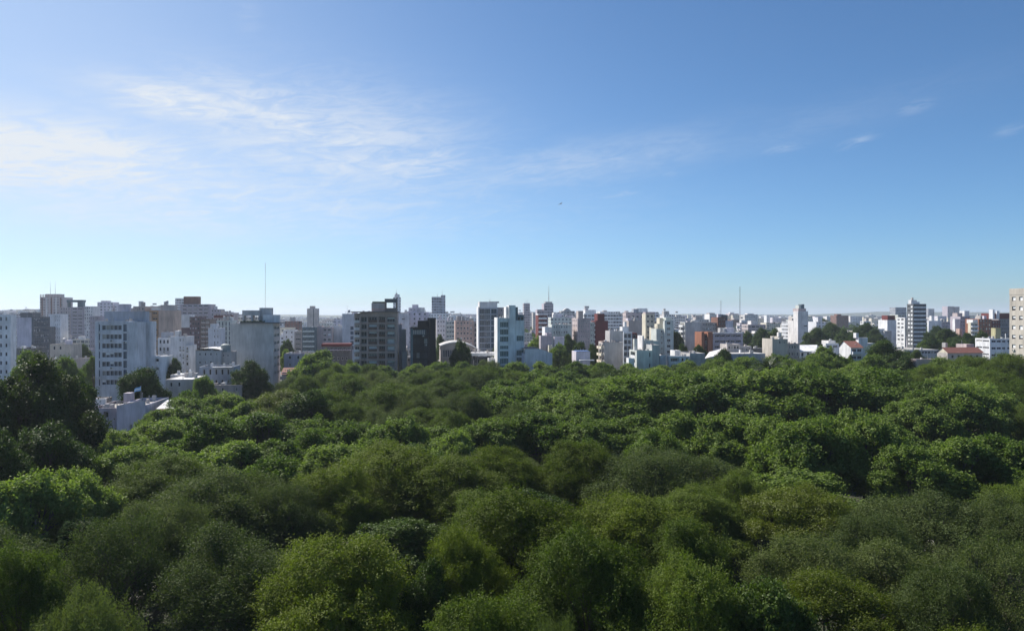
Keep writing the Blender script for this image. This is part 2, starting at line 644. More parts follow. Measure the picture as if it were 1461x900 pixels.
b = bld('apartment_block', 'lilac block with a blank wall and a dark glazed flank', 24, 400, 'the dark flanked lilac block', 45)
V = b.vol(24, 45, 453, xs=70, col='lilac')
b.vol_m(V['u1'] + .002, V['u1'] + .5, V['v'] + .05, V['d'] - .1, 0, V['z1'] + .4, 'darkgrey', r=[Wn(9, .66, 1.5, frame='bluegrey', glass='blueglass', shut=.35, sc='grey', fr=(.4, .8))])
b.vol(29, 46, 446, v=6, d=9, col='darkgrey', z0=V['zr'])

b = bld('tower_block', 'tall pinkish white tower with vertical ribs, roof spikes and two aerials', 57, 850, 'the ribbed tower with roof spikes', 73)
V = b.vol(57, 90, 424, d=24, col='pinkgrey', far=(3.6, 0))
b.vol(65, 85, 419.5, v=5, d=12, col='grey', z0=V['zr'], far=(2.2, 1))
for k in range(15):
    b.box('roof_spike', V['u0'] + k * (V['u1'] - V['u0'] - .6) / 14, V['u0'] + .6 + k * (V['u1'] - V['u0'] - .6) / 14, .05, .9, V['z1'] + .003, V['z1'] + 3.2, 'pinkgrey')
for k in range(5):
    u = V['u0'] + (k + .5) * (V['u1'] - V['u0']) / 5
    b.box('facade_rib', u - .6, u + .6, -.45, -.003, 0, V['z1'] - .5, ['brick', 'offwhite', 'brick', 'offwhite', 'brick'][k])
for x in (72, 79):
    mast_on(b, b.u(x, 9), 9, V['z1'], 18, .22, name='aerial')

b = bld('tower_block', 'mauve tower of stacked balconies with an open frame on its roof', 85, 650, 'the tower with the open roof frame', 110)
V1 = b.vol(85, 101, 438.5, d=14, col='pinkgrey', f=Wn(4, .4, 1.3, frame='grey', rows=16), zmin=2)
V = b.vol(101.2, 119, 438, v=-1.2, d=18, col='lavgrey', f=Ba(2, .86, 2.1, e=.7, bc='lavgrey', rows=16), zmin=2)
V2 = b.vol(119.2, 133, 437, v=.2, d=14, col='offwhite', f=Wn(4, .42, 1.3, frame='grey', shut=.4, rows=12), zmin=2)
u0, u1 = b.u(96, 3), b.u(118, 3)
for uu in (u0, (u0 + u1) / 2 + 2, u1 - 1):
    b.box('roof_column', uu, uu + 1.0, 3, 8, V1['z1'] + .003, V1['z1'] + 4.4, 'teal')
b.box('roof_slab', u0 - .4, u1 + .4, 2.6, 8.4, V1['z1'] + 4.41, V1['z1'] + 6.4, 'teal')
b.box('roof_housing', (u0 + u1) / 2 + 3, u1 - 1.1, 3.3, 7.8, V1['z1'] + .004, V1['z1'] + 4.3, 'teal')

b = bld('apartment_block', 'white narrow block in front of the two mauve towers', 69, 520)
V = b.vol(69, 86, 448, d=12, col='white', f=Wn(3, .3, 1.3, a=.5, b=.98))
b.vol(71, 75, 466, v=-4, d=3.9, col='darkgrey')
b = bld('house', 'beige stucco house with small windows above the big dark tree', 71, 300, 'the beige stucco house', 86)
V = b.vol(71, 101, 491, d=10, col='beige', f=Wn(3, .35, 1.4, sh=3.2, miss=.3))
b.clutter(V, 1)
V2 = b.vol(68, 119, 511.5, v=-9, d=8, col='taupe')
b = bld('apartment_block', 'brown grey block half hidden behind the blue grey office block', 128, 480)
b.vol(128, 141, 451, d=14, col='lavgrey', f=Wn(4, .4, 1.3))
b = bld('warehouse', 'low grey wall with a dark flat roof beside the white edge block', 16, 300)
b.vol(16, 42, 497, d=14, col='darkgrey', f=Wn(3, .4, 1.2))

# --- blue grey office block
b = bld('office_block', 'blue grey office block with ribbon windows and a darker slab behind', 137, 243, 'the blue grey office block', 165)
V = b.vol(137, 181.5, 458, d=9, col='paleblue', tm=1.0,
          f=[Wn(1, .9, 2.2, a=.02, b=.13, glass='blueglass', frame='bluegrey', sh=2.9),
             Wn(5, .93, 1.6, a=.18, b=.82, mull=2, frame='paleblue', shut=.15, fr=(.3, .5), sc='white', tm=1.3, e=.35),
             Wn(1, .9, 2.4, a=.86, b=.99, glass='blueglass', frame='bluegrey', mull=2)])
V1 = b.vol(181.7, 195, 459.5, v=.1, d=8.7, col='paleblue')
V2 = b.vol(149, 204, 444, v=9.1, d=6, col='bluegrey')
b.vol(204.2, 215, 458.5, v=9.4, d=5.4, col='paleblue')
b.box('plinth', V['u0'] - .15, V['u0'] + .9, -.4, -.003, 0, V['z1'] - .2, 'paleblue')
b.clutter(V2, 1, tank=False)

b = bld('tower_block', 'pale lilac square tower showing over the blue grey office block, taller of a pair', 139, 760)
b.vol(139, 161, 431, d=16, col='lilac', far=(3.4, 0))
b.vol(144, 154, 429, v=3, d=8, col='lilac', z0=40)
b = bld('tower_block', 'pale lilac square tower showing over the blue grey office block, shorter of a pair', 163.5, 760)
b.vol(163.5, 176, 434.5, d=14, col='lilac', far=(3.4, 0))

# --- orange block
b = bld('apartment_block', 'peach and orange apartment block with balconies beside a bare wall', 190, 400, 'the peach and orange block', 225)
V0 = b.vol(190, 207, 437, v=6, d=10, col='taupe', f=Wn(3, .4, 1.3))
V = b.vol(207.2, 226, 443, d=12, col='orange', f=Ba(2, .86, 2.0, bc='orange', e=.8))
b.vol(212, 216, 446, v=-.5, d=.49, col='peach')
V1 = b.vol(226.2, 247, 443, v=-.6, d=14, col='peach')
V2 = b.vol(229, 246, 435, v=2, d=8, col='concrete', z0=V1['zr'])
b.clutter(V0, 2, tank=True)
b.clutter(V2, 1, tank=True)

b = bld('house', 'small white block with dark loggias at the foot of the blue grey office block', 215.5, 258)
b.vol(215.5, 228, 508, d=8, col='white', f=Ba(1, .86, 2.0, bc='offwhite', e=.9))
b.vol(228.2, 236, 508.5, v=-.1, d=8, col='white')
b = bld('apartment_block', 'pale blue stepped block with paired windows beneath the peach block', 225, 292, 'the pale blue stepped block', 248)
V0 = b.vol(225, 243, 482, v=3, d=9, col='paleblue', f=Wn(3, .5, 1.4, frame='bluegrey'))
V = b.vol(243.2, 264, 480, d=12, col='paleblue', f=Wn(2, .5, 1.2, a=.55, b=.98, frame='white', mull=2))
b.vol(264.2, 270, 492.5, v=.3, d=10, col='paleblue', f=Wn(1, .6, 1.2))
b.vol(230, 242, 474, v=6, d=5, col='bluegrey', z0=V0['zr'])
b.clutter(V, 1)

b = bld('tower_block', 'pale blue glassy tower behind the stepped grey tower', 250, 900)
b.vol(250, 263, 425.5, d=18, col='paleblue', far=(2.8, 1))
b = bld('tower_block', 'large grey tower stepping down with a brick red box on top', 255, 600, 'the brick topped stepped tower', 278)
V = b.vol(257, 300, 434, d=16, col='lavgrey', f=Pr(5, .7, 1.9, rail='solid', bc='lavgrey', rows=6))
V2 = b.vol(262, 282, 423, v=3, d=9, col='brick', z0=V['zr'])
V3 = b.vol(300.2, 314, 441, v=.3, d=14, col='lavgrey', f=Wn(3, .45, 1.3, rows=8))
b.vol(314.2, 320, 447, v=.5, d=12, col='lavgrey')
b.clutter(V3, 1)
b = bld('apartment_block', 'violet brown brick block with a white panel on its upper corner', 257, 480)
b.vol(257, 270, 449, v=-1, d=12, z0=21, col='offwhite')
V = b.vol(257, 285.5, 452, d=14, col='violetbrick', f=Wn(4, .55, 1.3, a=.45, b=.98, frame='darkgrey', shut=.4, sc='lavgrey'))
b.vol(285.7, 300, 455, v=.3, d=14, col='brown', f=Ba(2, .85, 2.0, bc='taupe', e=.8))
b = bld('apartment_block', 'pink white block with a dark red stripe under its roof', 305, 550)
V = b.vol(305, 333, 447.5, d=14, col='pinkgrey', f=Wn(6, .45, 1.2, frame='brick'))
b.box('red_band', V['u0'] + .05, V['u1'] - .05, -.12, -.003, V['z1'] - 3.0, V['z1'] - 1.2, 'redbrick')
b.clutter(V, 3)
b = bld('apartment_block', 'pale green block with tall window stripes beside the grey slab', 309, 420)
V = b.vol(309, 331, 457, d=12, col='palegreen', f=Wn(4, .42, 2.3, frame='palegreen', glass='blueglass', sh=2.6), xs=None)
b.clutter(V, 2)
b = bld('house', 'white gable ended house below the pale green striped block', 297, 380)
V = b.vol(297, 314, 468, d=10, col='paleblue', f=Wn(2, .3, 1.2, a=.4))
b.vol(300, 309, 462, v=3, d=5, col='paleblue', z0=V['zr'])

b = bld('workshop', 'grey workshop with a pale vaulted metal roof left of the big grey slab', 279, 268, 'the vaulted workshop', 297)
V = b.vol(279, 314.5, 500, d=12, col='grey', f=Wn(4, .3, 1.0, miss=.3, frame='offwhite'))
m = MB()
w = V['u1'] - V['u0']
for k in range(10):
    a0, a1 = math.pi * k / 10, math.pi * (k + 1) / 10
    p = lambda a, y: (V['u0'] - .2 + (w + .4) * (1 - math.cos(a)) / 2, y, V['z1'] + .01 + .85 * math.sin(a))
    m.quad(p(a0, -.3), p(a1, -.3), p(a1, 12.3), p(a0, 12.3), wallmat('sheet'))
b.part('vaulted_roof', m.mesh('vaulted_roof'))
m = MB()
m.tube([(0, 0, 0), (0, 0, 3.0), (0, 0, 3.4)], [1.7, 1.7, .6], plain('tank_green', (.25, .28, .27), .6), 14)
V2 = b.vol(315, 329, 502, v=2, d=9, col='concrete', f=Wn(2, .3, 1.0))
b.part('water_tank', m.mesh('water_tank'), (b.u(322, 5), 5, V2['zr'] + .01))
b = bld('house', 'grey blue two storey house with a bright flat roof behind the round tree', 284, 236)
V = b.vol(284, 333, 523, d=9, col='bluegrey', f=Wn(5, .35, 1.7, miss=.25, frame='grey', sh=3.3))
b.box('canopy', b.u(304), b.u(332), -1.4, -.01, V['z1'] - .25, V['z1'] + .03, 'sheet')

# --- grey slab
b = bld('apartment_block', 'tall blank grey slab with balconies on its right corner and a roof frame', 328, 290, 'the blank grey slab', 362)
V = b.vol(328, 390, 461.5, xs=399.5, col='midgrey', r=Ba(2, .8, 2.0, bc='grey', e=.8, tm=1.2))
b.box('seam', b.u(361.5), b.u(361.5) + .12, -.05, -.003, 4, V['z1'] - .3, 'grey')
b.box('cornice', b.u(343), V['u1'] + 2.2, -.8, V['d'] + .4, V['z1'] + .004, V['z1'] + .42, 'darkgrey')
u0, u1 = b.u(346, 3), b.u(371, 3)
zz = V['z1'] + .43
for uu in (u0, u0 + 3.2, u1 - .6):
    b.box('roof_column', uu, uu + .6, 3.0, 7, zz, zz + 2.6, 'grey')
b.box('roof_slab', u0 - .1, u1 + .1, 2.9, 7.2, zz + 2.61, zz + 4.6, 'grey')
b.box('roof_housing', b.u(370, 4), b.u(387, 4), 4, 8, zz + .003, zz + 5.6, 'grey')
b.box('stair_head', b.u(375, 1), b.u(398, 1), 1.0, 3.9, zz + .006, zz + 2.9, 'paleblue')
for k in range(22):
    b.box('roof_plant', b.u(343 + k * 1.6, 0), b.u(344.1 + k * 1.6, 0), -.4, .1, zz + .002, zz + .45 + .5 * b.rnd.random(), plain('planter_green', (.05, .08, .03), .8))
b.clutter(V, 0, tank=False, mast=True)

# --- between the slab and the brown tower
b = bld('tower_block', 'slim beige tower with a dark centre groove standing alone on the skyline', 438, 900, 'the slim beige tower', 446)
V = b.vol(438, 453.5, 440, d=12, col='concrete')
b.vol(442, 449, 436.5, v=3, d=6, col='concrete', z0=30)
b.box('groove', b.u(446.5), b.u(448), -.06, -.003, 5, V['z1'] - .5, 'darkgrey')
b = bld('apartment_block', 'white plain block between the grey slab and the slim beige tower', 404, 480)
b.vol(404, 421, 471, d=12, col='white', f=Wn(2, .25, 1.2))
b = bld('apartment_block', 'grey green block of glazed balconies under the slim beige tower', 420, 440)
b.vol(420, 431, 473, d=12, col='taupe', f=Ba(1, .8, 2.0, bc='taupe', e=.7))
V = b.vol(431.2, 449.5, 467, d=12, v=.2, col='teal', f=Pr(3, .8, 1.9, rail='solid', bc='palegreen', glass='greenglass'))
b = bld('apartment_block', 'pinkish block with dark window columns left of the pale blue gable', 452, 450)
b.vol(452, 459, 465, d=12, col='pinkgrey')
b.vol(459.2, 474, 467, d=11, v=.4, col='pinkgrey', f=Wn(2, .6, 1.5, frame='white', shut=.3))
b = bld('apartment_block', 'pale blue blank block with one dark blue window strip', 471, 455, 'the pale blue blank block', 495)
b.vol(471, 488, 464.5, v=4, d=10, col='paleblue')
V = b.vol(488.2, 514, 447.5, d=15, col='paleblue', f=Wn(1, .75, 2.2, a=.42, b=.66, glass='blueglass', frame='bluegrey', tm=7.5, rows=5))
b.clutter(V, 1, mast=True)
b = bld('house', 'low dark house with a red brown roof beside the brown balcony tower', 459, 345)
V = b.vol(459, 500, 494, d=10, col='darkgrey', f=Wn(6, .4, 1.5, sh=4.0))
b.box('red_parapet', V['u0'] - .1, V['u1'] + .1, -.5, 9, V['z1'] + .004, V['z1'] + 1.2, 'redbrick')
b.box('eave', V['u0'] - .3, V['u1'] + .3, -1.0, -.02, V['z1'] - 1.7, V['z1'] - 1.45, 'lilac')
b = bld('house', 'mauve low house with one lit window behind the bright rounded tree', 405, 300)
V = b.vol(405, 446, 504.5, d=12, col='lavgrey', f=Wn(3, .3, 1.4, miss=.4, frame='white'))

# --- brown balcony tower
b = bld('apartment_block', 'brown nine storey tower gridded with recessed balconies and a dark cornice', 514, 304, 'the brown balcony tower', 536)
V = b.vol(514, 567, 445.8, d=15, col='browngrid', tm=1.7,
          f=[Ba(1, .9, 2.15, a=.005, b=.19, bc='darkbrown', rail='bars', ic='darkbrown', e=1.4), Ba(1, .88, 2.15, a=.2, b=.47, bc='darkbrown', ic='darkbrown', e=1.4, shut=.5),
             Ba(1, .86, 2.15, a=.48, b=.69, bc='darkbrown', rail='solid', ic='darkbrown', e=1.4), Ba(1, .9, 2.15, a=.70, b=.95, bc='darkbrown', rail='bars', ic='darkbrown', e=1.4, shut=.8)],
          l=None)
vp = b.vol(505.5, 513.8, 447, v=2.5, d=10, col='taupe', f=Pr(1, .9, 2.0, bc='offwhite', rail='solid', tm=1.7), l=None)
b.box('cornice', b.u(501), V['u1'] + .5, -1.0, 14, V['z1'] + .004, V['z1'] + .4, 'brown')
for k in range(5):
    u = V['u0'] + (V['u1'] - V['u0']) * (0, .195, .475, .69, .955)[k]
    b.box('pier', u - .24, u + .24, -.12, -.003, 2, V['z1'] - .8, 'browngrid')
zz = V['z1'] + .42
b.box('penthouse', b.u(530, 3), b.u(550, 3), 3, 10, zz, zz + 3.4, 'concrete')
b.box('penthouse_band', b.u(530.5, 3), b.u(549.5, 3), 2.9, 2.99, zz + .002, zz + 1.2, 'pink')
b.box('planter', b.u(531, 3), b.u(549, 3), 4, 8, zz + 3.41, zz + 4.0, plain('planter_green', (.05, .08, .03), .8))
u0, u1 = b.u(549, 2), b.u(566.5, 2)
b.box('frame_post', u0, u0 + .5, 2, 8, zz + .002, zz + 3.6, 'brown')
b.box('frame_post', u1 - .5, u1, 2, 8, zz + .002, zz + 3.6, 'brown')
b.box('frame_slab', u0 - .05, u1 + .05, 1.9, 8.1, zz + 3.61, zz + 5.1, 'darkgrey')
b.box('low_wall', u0 + .51, u1 - .51, 2.2, 2.5, zz + .004, zz + 1.4, 'brown')
b = bld('apartment_block', 'beige bare party wall strip right against the brown balcony tower', 568.8, 318)
V = b.vol(568.8, 573, 462, d=12, col='pinkgrey')
b.vol(573.2, 579, 470, v=.3, d=11, col='concrete')
V = b.vol(573.2, 581, 502, v=-4, d=4.2, col='concrete')
b = bld('tower_block', 'slim white tower with a stepped tip and thin aerial behind the brown tower', 562, 760, 'the slim white stepped tower', 566)
V = b.vol(561, 571.5, 424, d=9, col='offwhite', far=(3.1, 0))
V = b.vol(563, 570, 420, v=2, d=5, col='offwhite', z0=40)
b.vol(564.5, 567, 418, v=3, d=2, col='grey', z0=40)
mast_on(b, b.u(565.5, 4), 4, V['z1'], 5.5, .18, name='aerial')
b = bld('apartment_block', 'lilac white block stepping up in tiers with a blank lower wall', 567, 460, 'the tiered lilac white block', 585)
V = b.vol(566, 584, 447.5, d=12, col='paleblue', f=Wn(1, .5, .9, a=.3, b=.75, rows=1, tm=2.8))
V2 = b.vol(578, 612, 445, v=12.1, d=12, col='lilac', f=Wn(4, .35, 1.2))
V3 = b.vol(583, 600, 439, v=14, d=8, col='lilac', z0=V2['zr'], f=Wn(3, .35, 1.0))
b.vol(588, 597, 434.5, v=16, d=4, col='lilac', z0=V3['zr'])
b.clutter(V2, 3)

# --- black block
b = bld('office_block', 'black glass office block with a taller dark core at its side', 584.5, 310, 'the black glass block', 603)
V = b.vol(585.5, 612.8, 467, d=12, col='black', tm=1.0,
          f=[Wn(8, .86, 2.0, a=.13, b=.86, frame='darkgrey', glass='glass', mull=1, rows=1, shut=.8, sc='taupe', fr=(.9,)), Wn(4, .9, 2.3, a=.1, b=.9, frame='black', mull=2, tm=4.4)])
b.box('glass_corner', V['u0'] + .1, V['u0'] + 1.0, -.15, -.003, 3, V['z1'] - .4, 'teal')
V2 = b.vol(596, 613, 457.5, v=4, d=8, col='black')
V3 = b.vol(610, 622, 453.5, v=3.5, d=9.0, col='black')
b.vol(613, 622, 456, v=.2, d=3.2, col='black')
b = bld('house', 'small white house wedged at the foot of the black glass block', 578.5, 330)
b.vol(578.5, 588, 509, d=8, col='white', f=Wn(1, .4, 1.2))

b = bld('tower_block', 'blue grey skyscraper with two faces showing behind the black glass block', 616, 820, 'the blue grey skyscraper', 626)
V = b.vol(616, 629, 423.5, d=14, col='bluegrey', far=(2.6, 1))
b.vol(629.2, 635.5, 421, v=.4, d=13, col='bluegrey', far=(2.6, 0))
mast_on(b, b.u(624, 5), 5, V['z1'], 4, .2, name='aerial')
mast_on(b, b.u(631, 5), 5, V['z1'], 8, .2, name='aerial')
b.vol(611, 640, 447, v=-8, d=7.5, col='white', far=(3.2, 0))
b = bld('apartment_block', 'pale green grey block of glazed balconies right of the black glass block', 622.5, 500)
V = b.vol(622.5, 636, 456, d=12, col='offwhite', f=Wn(3, .4, 1.2))
V2 = b.vol(636.2, 649, 458, v=.5, d=12, col='palegreen', f=Pr(3, .75, 1.9, bc='palegreen', glass='greenglass'))
b.clutter(V2, 2)
b.clutter(V, 1)
b = bld('apartment_block', 'pink apartment block with five even columns of windows', 649.5, 430, 'the pink apartment block', 664)
V = b.vol(649.5, 676, 457.5, d=12, col='pink', f=Wn(5, .5, 1.05, frame='white', glass='glass', shut=.2))
b.vol(676.2, 682, 459, v=.3, d=11, col='pinkgrey', f=Pr(1, .8, 1.9, bc='taupe', rail='bars'))
b.clutter(V, 4, mast=True)

b = bld('hall', 'grey hall with a curved white edged roof behind the dark round tree', 628.5, 330, 'the curved roof hall', 645)
V = b.vol(628.5, 681, 497, d=20, col='taupe', f=Wn(14, .82, 3.0, frame='lavgrey', glass='curtain', rows=1, mull=1))
m = MB()
w, K = V['u1'] - V['u0'], 12
pt = lambda k, y, dz: (V['u0'] - .3 + (w + .6) * k / K, y, V['z1'] + .01 + dz + 3.1 * math.sin(math.pi * (.12 + .88 * k / K)) ** .8 - .6)
for k in range(K):
    m.quad(pt(k, -.8, .35), pt(k + 1, -.8, .35), pt(k + 1, 20.5, .35), pt(k, 20.5, .35), wallmat('roofpale'))
    m.quad(pt(k, -.8, .35), pt(k + 1, -.8, .35), pt(k + 1, -.8, -.1), pt(k, -.8, -.1), wallmat('whitest'))
    p0, p1 = pt(k, -.4, 0), pt(k + 1, -.4, 0)
    m.quad((p0[0], -.1, V['z1'] - .5), (p1[0], -.1, V['z1'] - .5), (p1[0], -.1, p1[2] + .3), (p0[0], -.1, p0[2] + .3), wallmat('taupe'))
b.part('curved_roof', m.mesh('curved_roof'))

# --- glass slab
b = bld('office_block', 'tall grey glass slab with a pale blank crown and a white left edge', 683.5, 385, 'the tall grey glass slab', 697)
V = b.vol(683.5, 710, 439.5, d=12, col='bluegrey', tm=.4,
          f=[Wn(2, .97, 2.5, a=.03, b=.6, frame='grey', glass='curtain', mull=3, sh=2.9), Wn(1, .95, 2.5, a=.64, b=.96, frame='grey', glass='blueglass', mull=2)])
V2 = b.vol(684, 709.5, 430.5, v=.4, d=10, col='offwhite', z0=V['z1'] - .1)
b.vol(682.3, 683.4, 437.5, v=-.2, d=12, col='whitest')
b.vol(710.2, 721, 438.5, v=2.5, d=12, col='pinkgrey', f=Wn(3, .5, 1.4))
b.box('roof_beam', b.u(698, 3), b.u(712, 3), 3, 4, V2['z1'] - .6, V2['z1'] + .2, 'grey')
mast_on(b, b.u(699, 5), 5, V2['zr'], 2.4, .15, name='aerial')
b = bld('canopy', 'long white flat canopy roof between the dark round tree and white twin block', 672, 318)
V = b.vol(672, 709, 503.5, d=10, col='whitest', roof='sheet', par=.15, z0=12.3)
b.box('column', b.u(681), b.u(681) + .3, .5, .8, 0, 12.29, 'steel')
b.box('column', b.u(700), b.u(700) + .3, .5, .8, 0, 12.29, 'steel')
b.vol(697, 709, 511.5, v=-6, d=5, col='whitest')
b.vol(676, 697, 510, v=4, d=5, col='darkgrey', f=Wn(5, .8, 1.8))

# --- white twin block
b = bld('apartment_block', 'white twin block with green glazing either side of a tall central core', 711, 304, 'the white twin block', 730)
V = b.vol(711, 726, 453.5, d=13, col='white', tm=1.6, f=[Wn(1, .95, 2.2, a=.14, b=.98, frame='white', glass='greenglass', mull=5, shut=.15, fr=(.35,))])
b.vol(709.6, 710.9, 453, v=-.3, d=13, col='whitest')
V1 = b.vol(726.2, 735.6, 435.5, v=-.25, d=9, col='white')
V2 = b.vol(735.8, 748, 457, d=12, col='white', tm=3.2, f=[Wn(1, .92, 2.2, a=.06, b=.94, frame='white', glass='greenglass', mull=4, miss=.25)])
b.vol(722, 726.1, 437.5, v=1.5, d=8, col='whitest')
V3 = b.vol(735.7, 739, 438, v=2.5, d=6, col='teal', z0=V2['z1'])
b.vol(737.5, 747.5, 449, v=4, d=7, col='teal', z0=V2['zr'], f=Wn(2, .8, 1.6, rows=1))

b = bld('warehouse', 'low lilac warehouse with a sloping parapet beside the white twin block', 748.6, 296, 'the lilac warehouse', 768)
V = b.vol(748.6, 788, 505, d=18, col='lilac')
m = MB()
z1 = V['z1'] + .005
za, zb = z1 + 2.0, z1 + .3
u0, u1 = V['u0'], V['u1']
m.poly([(u0, 0, z1), (u1, 0, z1), (u1, 0, zb), (u0 + (u1 - u0) * .55, 0, za), (u0, 0, za)], wallmat('lilac'))
m.poly([(u0, .3, z1), (u1, .3, z1), (u1, .3, zb), (u0 + (u1 - u0) * .55, .3, za), (u0, .3, za)], wallmat('lilac'))
m.quad((u0, -.1, za), (u0 + (u1 - u0) * .55, -.1, za), (u0 + (u1 - u0) * .55, 16, za + .1), (u0, 16, za + .1), wallmat('brown'))
m.quad((u0 + (u1 - u0) * .55, -.1, za), (u1, -.1, zb), (u1, 16, zb), (u0 + (u1 - u0) * .55, 16, za + .1), wallmat('roofgrey'))
b.part('sloping_parapet', m.mesh('sloping_parapet'))

b = bld('tower_block', 'narrow violet grey tower just right of the white twin block', 747.5, 900, 'the narrow violet grey tower', 752)
V = b.vol(747.5, 756, 432.5, d=10, col='lavgrey', far=(2.6, 1))
mast_on(b, b.u(752, 4), 4, V['z1'], 5, .2, name='aerial')
b = bld('tower_block', 'dark grey tower carrying a tall red and white aerial mast', 776, 760, 'the tower with the tall mast', 782)
V = b.vol(776, 789.5, 433, d=14, col='lavgrey', far=(2.6, 1))
V2 = b.vol(778, 788, 430.5, v=3, d=8, col='grey', z0=V['zr'])
b.vol(766.5, 775.8, 441.5, v=2, d=12, col='lavgrey', far=(2.6, 1))
m = MB()
for k in range(6):
    m.tube([(0, 0, k * 2.8 + .002), (0, 0, k * 2.8 + 2.8)], [.42 - .05 * k, .42 - .05 * (k + 1)], plain('mast_red', (.45, .38, .37), .5) if k % 2 else plain('mast_white', (.5, .5, .5), .5), 6)
b.part('mast', m.mesh('mast'), (b.u(783, 6), 6, V2['zr']))
b = bld('apartment_block', 'dark red block with white banded balconies below the masted tower', 768, 500)
V = b.vol(768, 780.5, 449.5, d=12, col='redbrick', f=Pr(2, .85, 1.9, bc='white'))
b.box('white_cap', V['u0'] - .3, V['u1'] + .3, -1.2, 8, V['z1'] + .004, V['z1'] + .9, 'white')
b = bld('house', 'bright white house with bare walls right of the dark red balconied block', 777.5, 420)
V = b.vol(777.5, 787, 466.5, d=10, col='white')
b.vol(787.2, 816, 463, v=5, d=12, col='palegreen', f=Wn(7, .45, 1.2, miss=.3))
b = bld('tower_block', 'grey arched roof tower on the skyline right of the masted tower', 801, 760)
V = b.vol(801, 820, 443.5, d=14, col='grey', far=(2.8, 1))
m = MB()
w = V['u1'] - V['u0']
for k in range(8):
    p = lambda k, y: (V['u0'] + w * .15 + w * .6 * k / 8, y, V['z1'] + .003 + 2.6 * math.sin(math.pi * k / 8))
    m.quad(p(k, 1), p(k + 1, 1), p(k + 1, 9), p(k, 9), wallmat('grey'))
    m.quad(p(k, 1), p(k + 1, 1), (p(k + 1, 1)[0], 1, V['z1']), (p(k, 1)[0], 1, V['z1']), wallmat('grey'))
b.part('arched_roof', m.mesh('arched_roof'))
b = bld('apartment_block', 'white grey broad block under the arched roof tower', 786, 640)
V = b.vol(786, 823, 453, d=14, col='palegreen', far=(3.1, 0))
b.clutter(V, 3)
b.vol(790, 804, 446, v=4, d=8, col='offwhite', far=(3, 0))
b = bld('apartment_block', 'pale pink white block with a sunlit left face and a square roof tower', 822, 425, 'the pale pink white block', 828)
V = b.vol(824, 842, 454, d=14, xs=816, col='pinkgrey', f=Wn(5, .32, 1.5, frame='white'), l=Wn(3, .4, 1.3, frame='white'))
b.vol(825, 832, 443.5, v=5, d=6, col='taupe', z0=V['zr'])
b.vol(842.2, 848, 460, v=1, d=11, col='palegreen', f=Wn(2, .5, 1.3))
b = bld('apartment_block', 'dark red brick tower of blank walls stepping up to a narrow top', 849.5, 480, 'the dark red tower', 857)
V = b.vol(849.5, 867.5, 457.5, d=13, col='redbrick')
b.vol(852.5, 862.5, 447.5, v=.8, d=9, col='redbrick', z0=V['zr'])
b.vol(845, 849.3, 459, v=1.5, d=10, col='darkgrey', f=Pr(1, .9, 1.9, bc='offwhite'))
b.clutter(V, 1)
b = bld('house', 'low lilac house with cream sunlit end walls among the dark trees', 770, 342)
V = b.vol(771.5, 788, 479, xs=769, col='lavgrey')
V2 = b.vol(791, 805, 480.5, v=.5, xs=789.5, col='lilac')
b.vol(780, 787, 475, v=4, d=5, col='lavgrey', z0=V['zr'])
b.vol(783, 788, 492.5, v=-5, d=4.5, col='cream')
b = bld('house', 'pale grey house with a bright blue roof behind the treeline', 821, 315)
V = b.vol(822, 842, 501.5, d=9, col='lilac')
b.box('blue_sheet', V['u0'] + .3, V['u1'] - .3, -.2, 6, V['z1'] + .004, V['z1'] + .25, plain('blue_sheet', (.12, .20, .42), .6))
b.box('white_canopy', b.u(825), b.u(845), -4, -2.2, V['z1'] - 3.6, V['z1'] - 3.2, 'whitest')

# --- beige blind wall
b = bld('apartment_block', 'beige blank walled block with small balconies on its left face', 862, 318, 'the beige blank wall', 875)
V = b.vol(862, 889, 488, xs=854, col='concrete', l=Pr(2, .7, 1.8, bc='cream', tm=1.0))
V2 = b.vol(870, 889, 472, v=8, d=8, col='grey')
b.box('roof_terrace', b.u(858), b.u(869), .2, 3, V['z1'] + .004, V['z1'] + .35, 'pink')
b = bld('apartment_block', 'white gridded balcony block between the beige wall and pale green house', 889.5, 365)
V = b.vol(889.5, 902, 473.5, d=12, col='white', f=Ba(2, .85, 2.2, bc='white', rail='bars', e=1.0))
V1 = b.vol(888, 897, 466, v=3, d=5, col='white', z0=V['zr'])
b.vol(891, 894, 459, v=4, d=2, col='whitest', z0=V1['zr'])
b.vol(902.2, 909, 475, v=1, d=9, col='redbrick', f=Wn(1, .6, 1.6))
b = bld('apartment_block', 'pale green block with a thin sunlit edge above the gabled white house', 904.5, 340)
V = b.vol(905, 917, 483.5, xs=903, col='palegreen')
b = bld('apartment_block', 'brownish grey bare block on the skyline left of the cream tower', 897, 480)
V = b.vol(897, 916, 457.5, d=12, col='taupe', f=None)
b.vol(893, 903, 445.5, v=14, d=8, col='pinkgrey', far=(3, 0))
V2 = b.vol(903.2, 916, 446, v=14.2, d=9, col='pinkgrey', far=(3, 0))
b.vol(904, 911, 440.5, v=17, d=5, col='bluegrey', z0=20)
b.clutter(V, 2)
b = bld('apartment_block', 'cream tower with a sunlit left wall and two columns of windows', 921, 420, 'the cream tower', 928)
V = b.vol(921, 934, 447.5, xs=916, col='cream', f=Wn(2, .45, 1.3, frame='white'))
V2 = b.vol(934.2, 937, 458, v=2, d=8, col='taupe')
b.vol(929, 933, 467, v=-5, d=4.5, col='cream')
V3 = b.vol(921, 934, 445, v=4, d=5, col='pinkgrey', z0=V['zr'])
b.clutter(V2, 1)
b = bld('apartment_block', 'pale green tower with sunlit corner, stepped top and pairs of windows', 936.5, 385, 'the pale green stepped tower', 950)
V0 = b.vol(936.5, 947, 469, v=2, d=9, col='palegreen', f=Wn(1, .4, 1.2, a=.5, b=1))
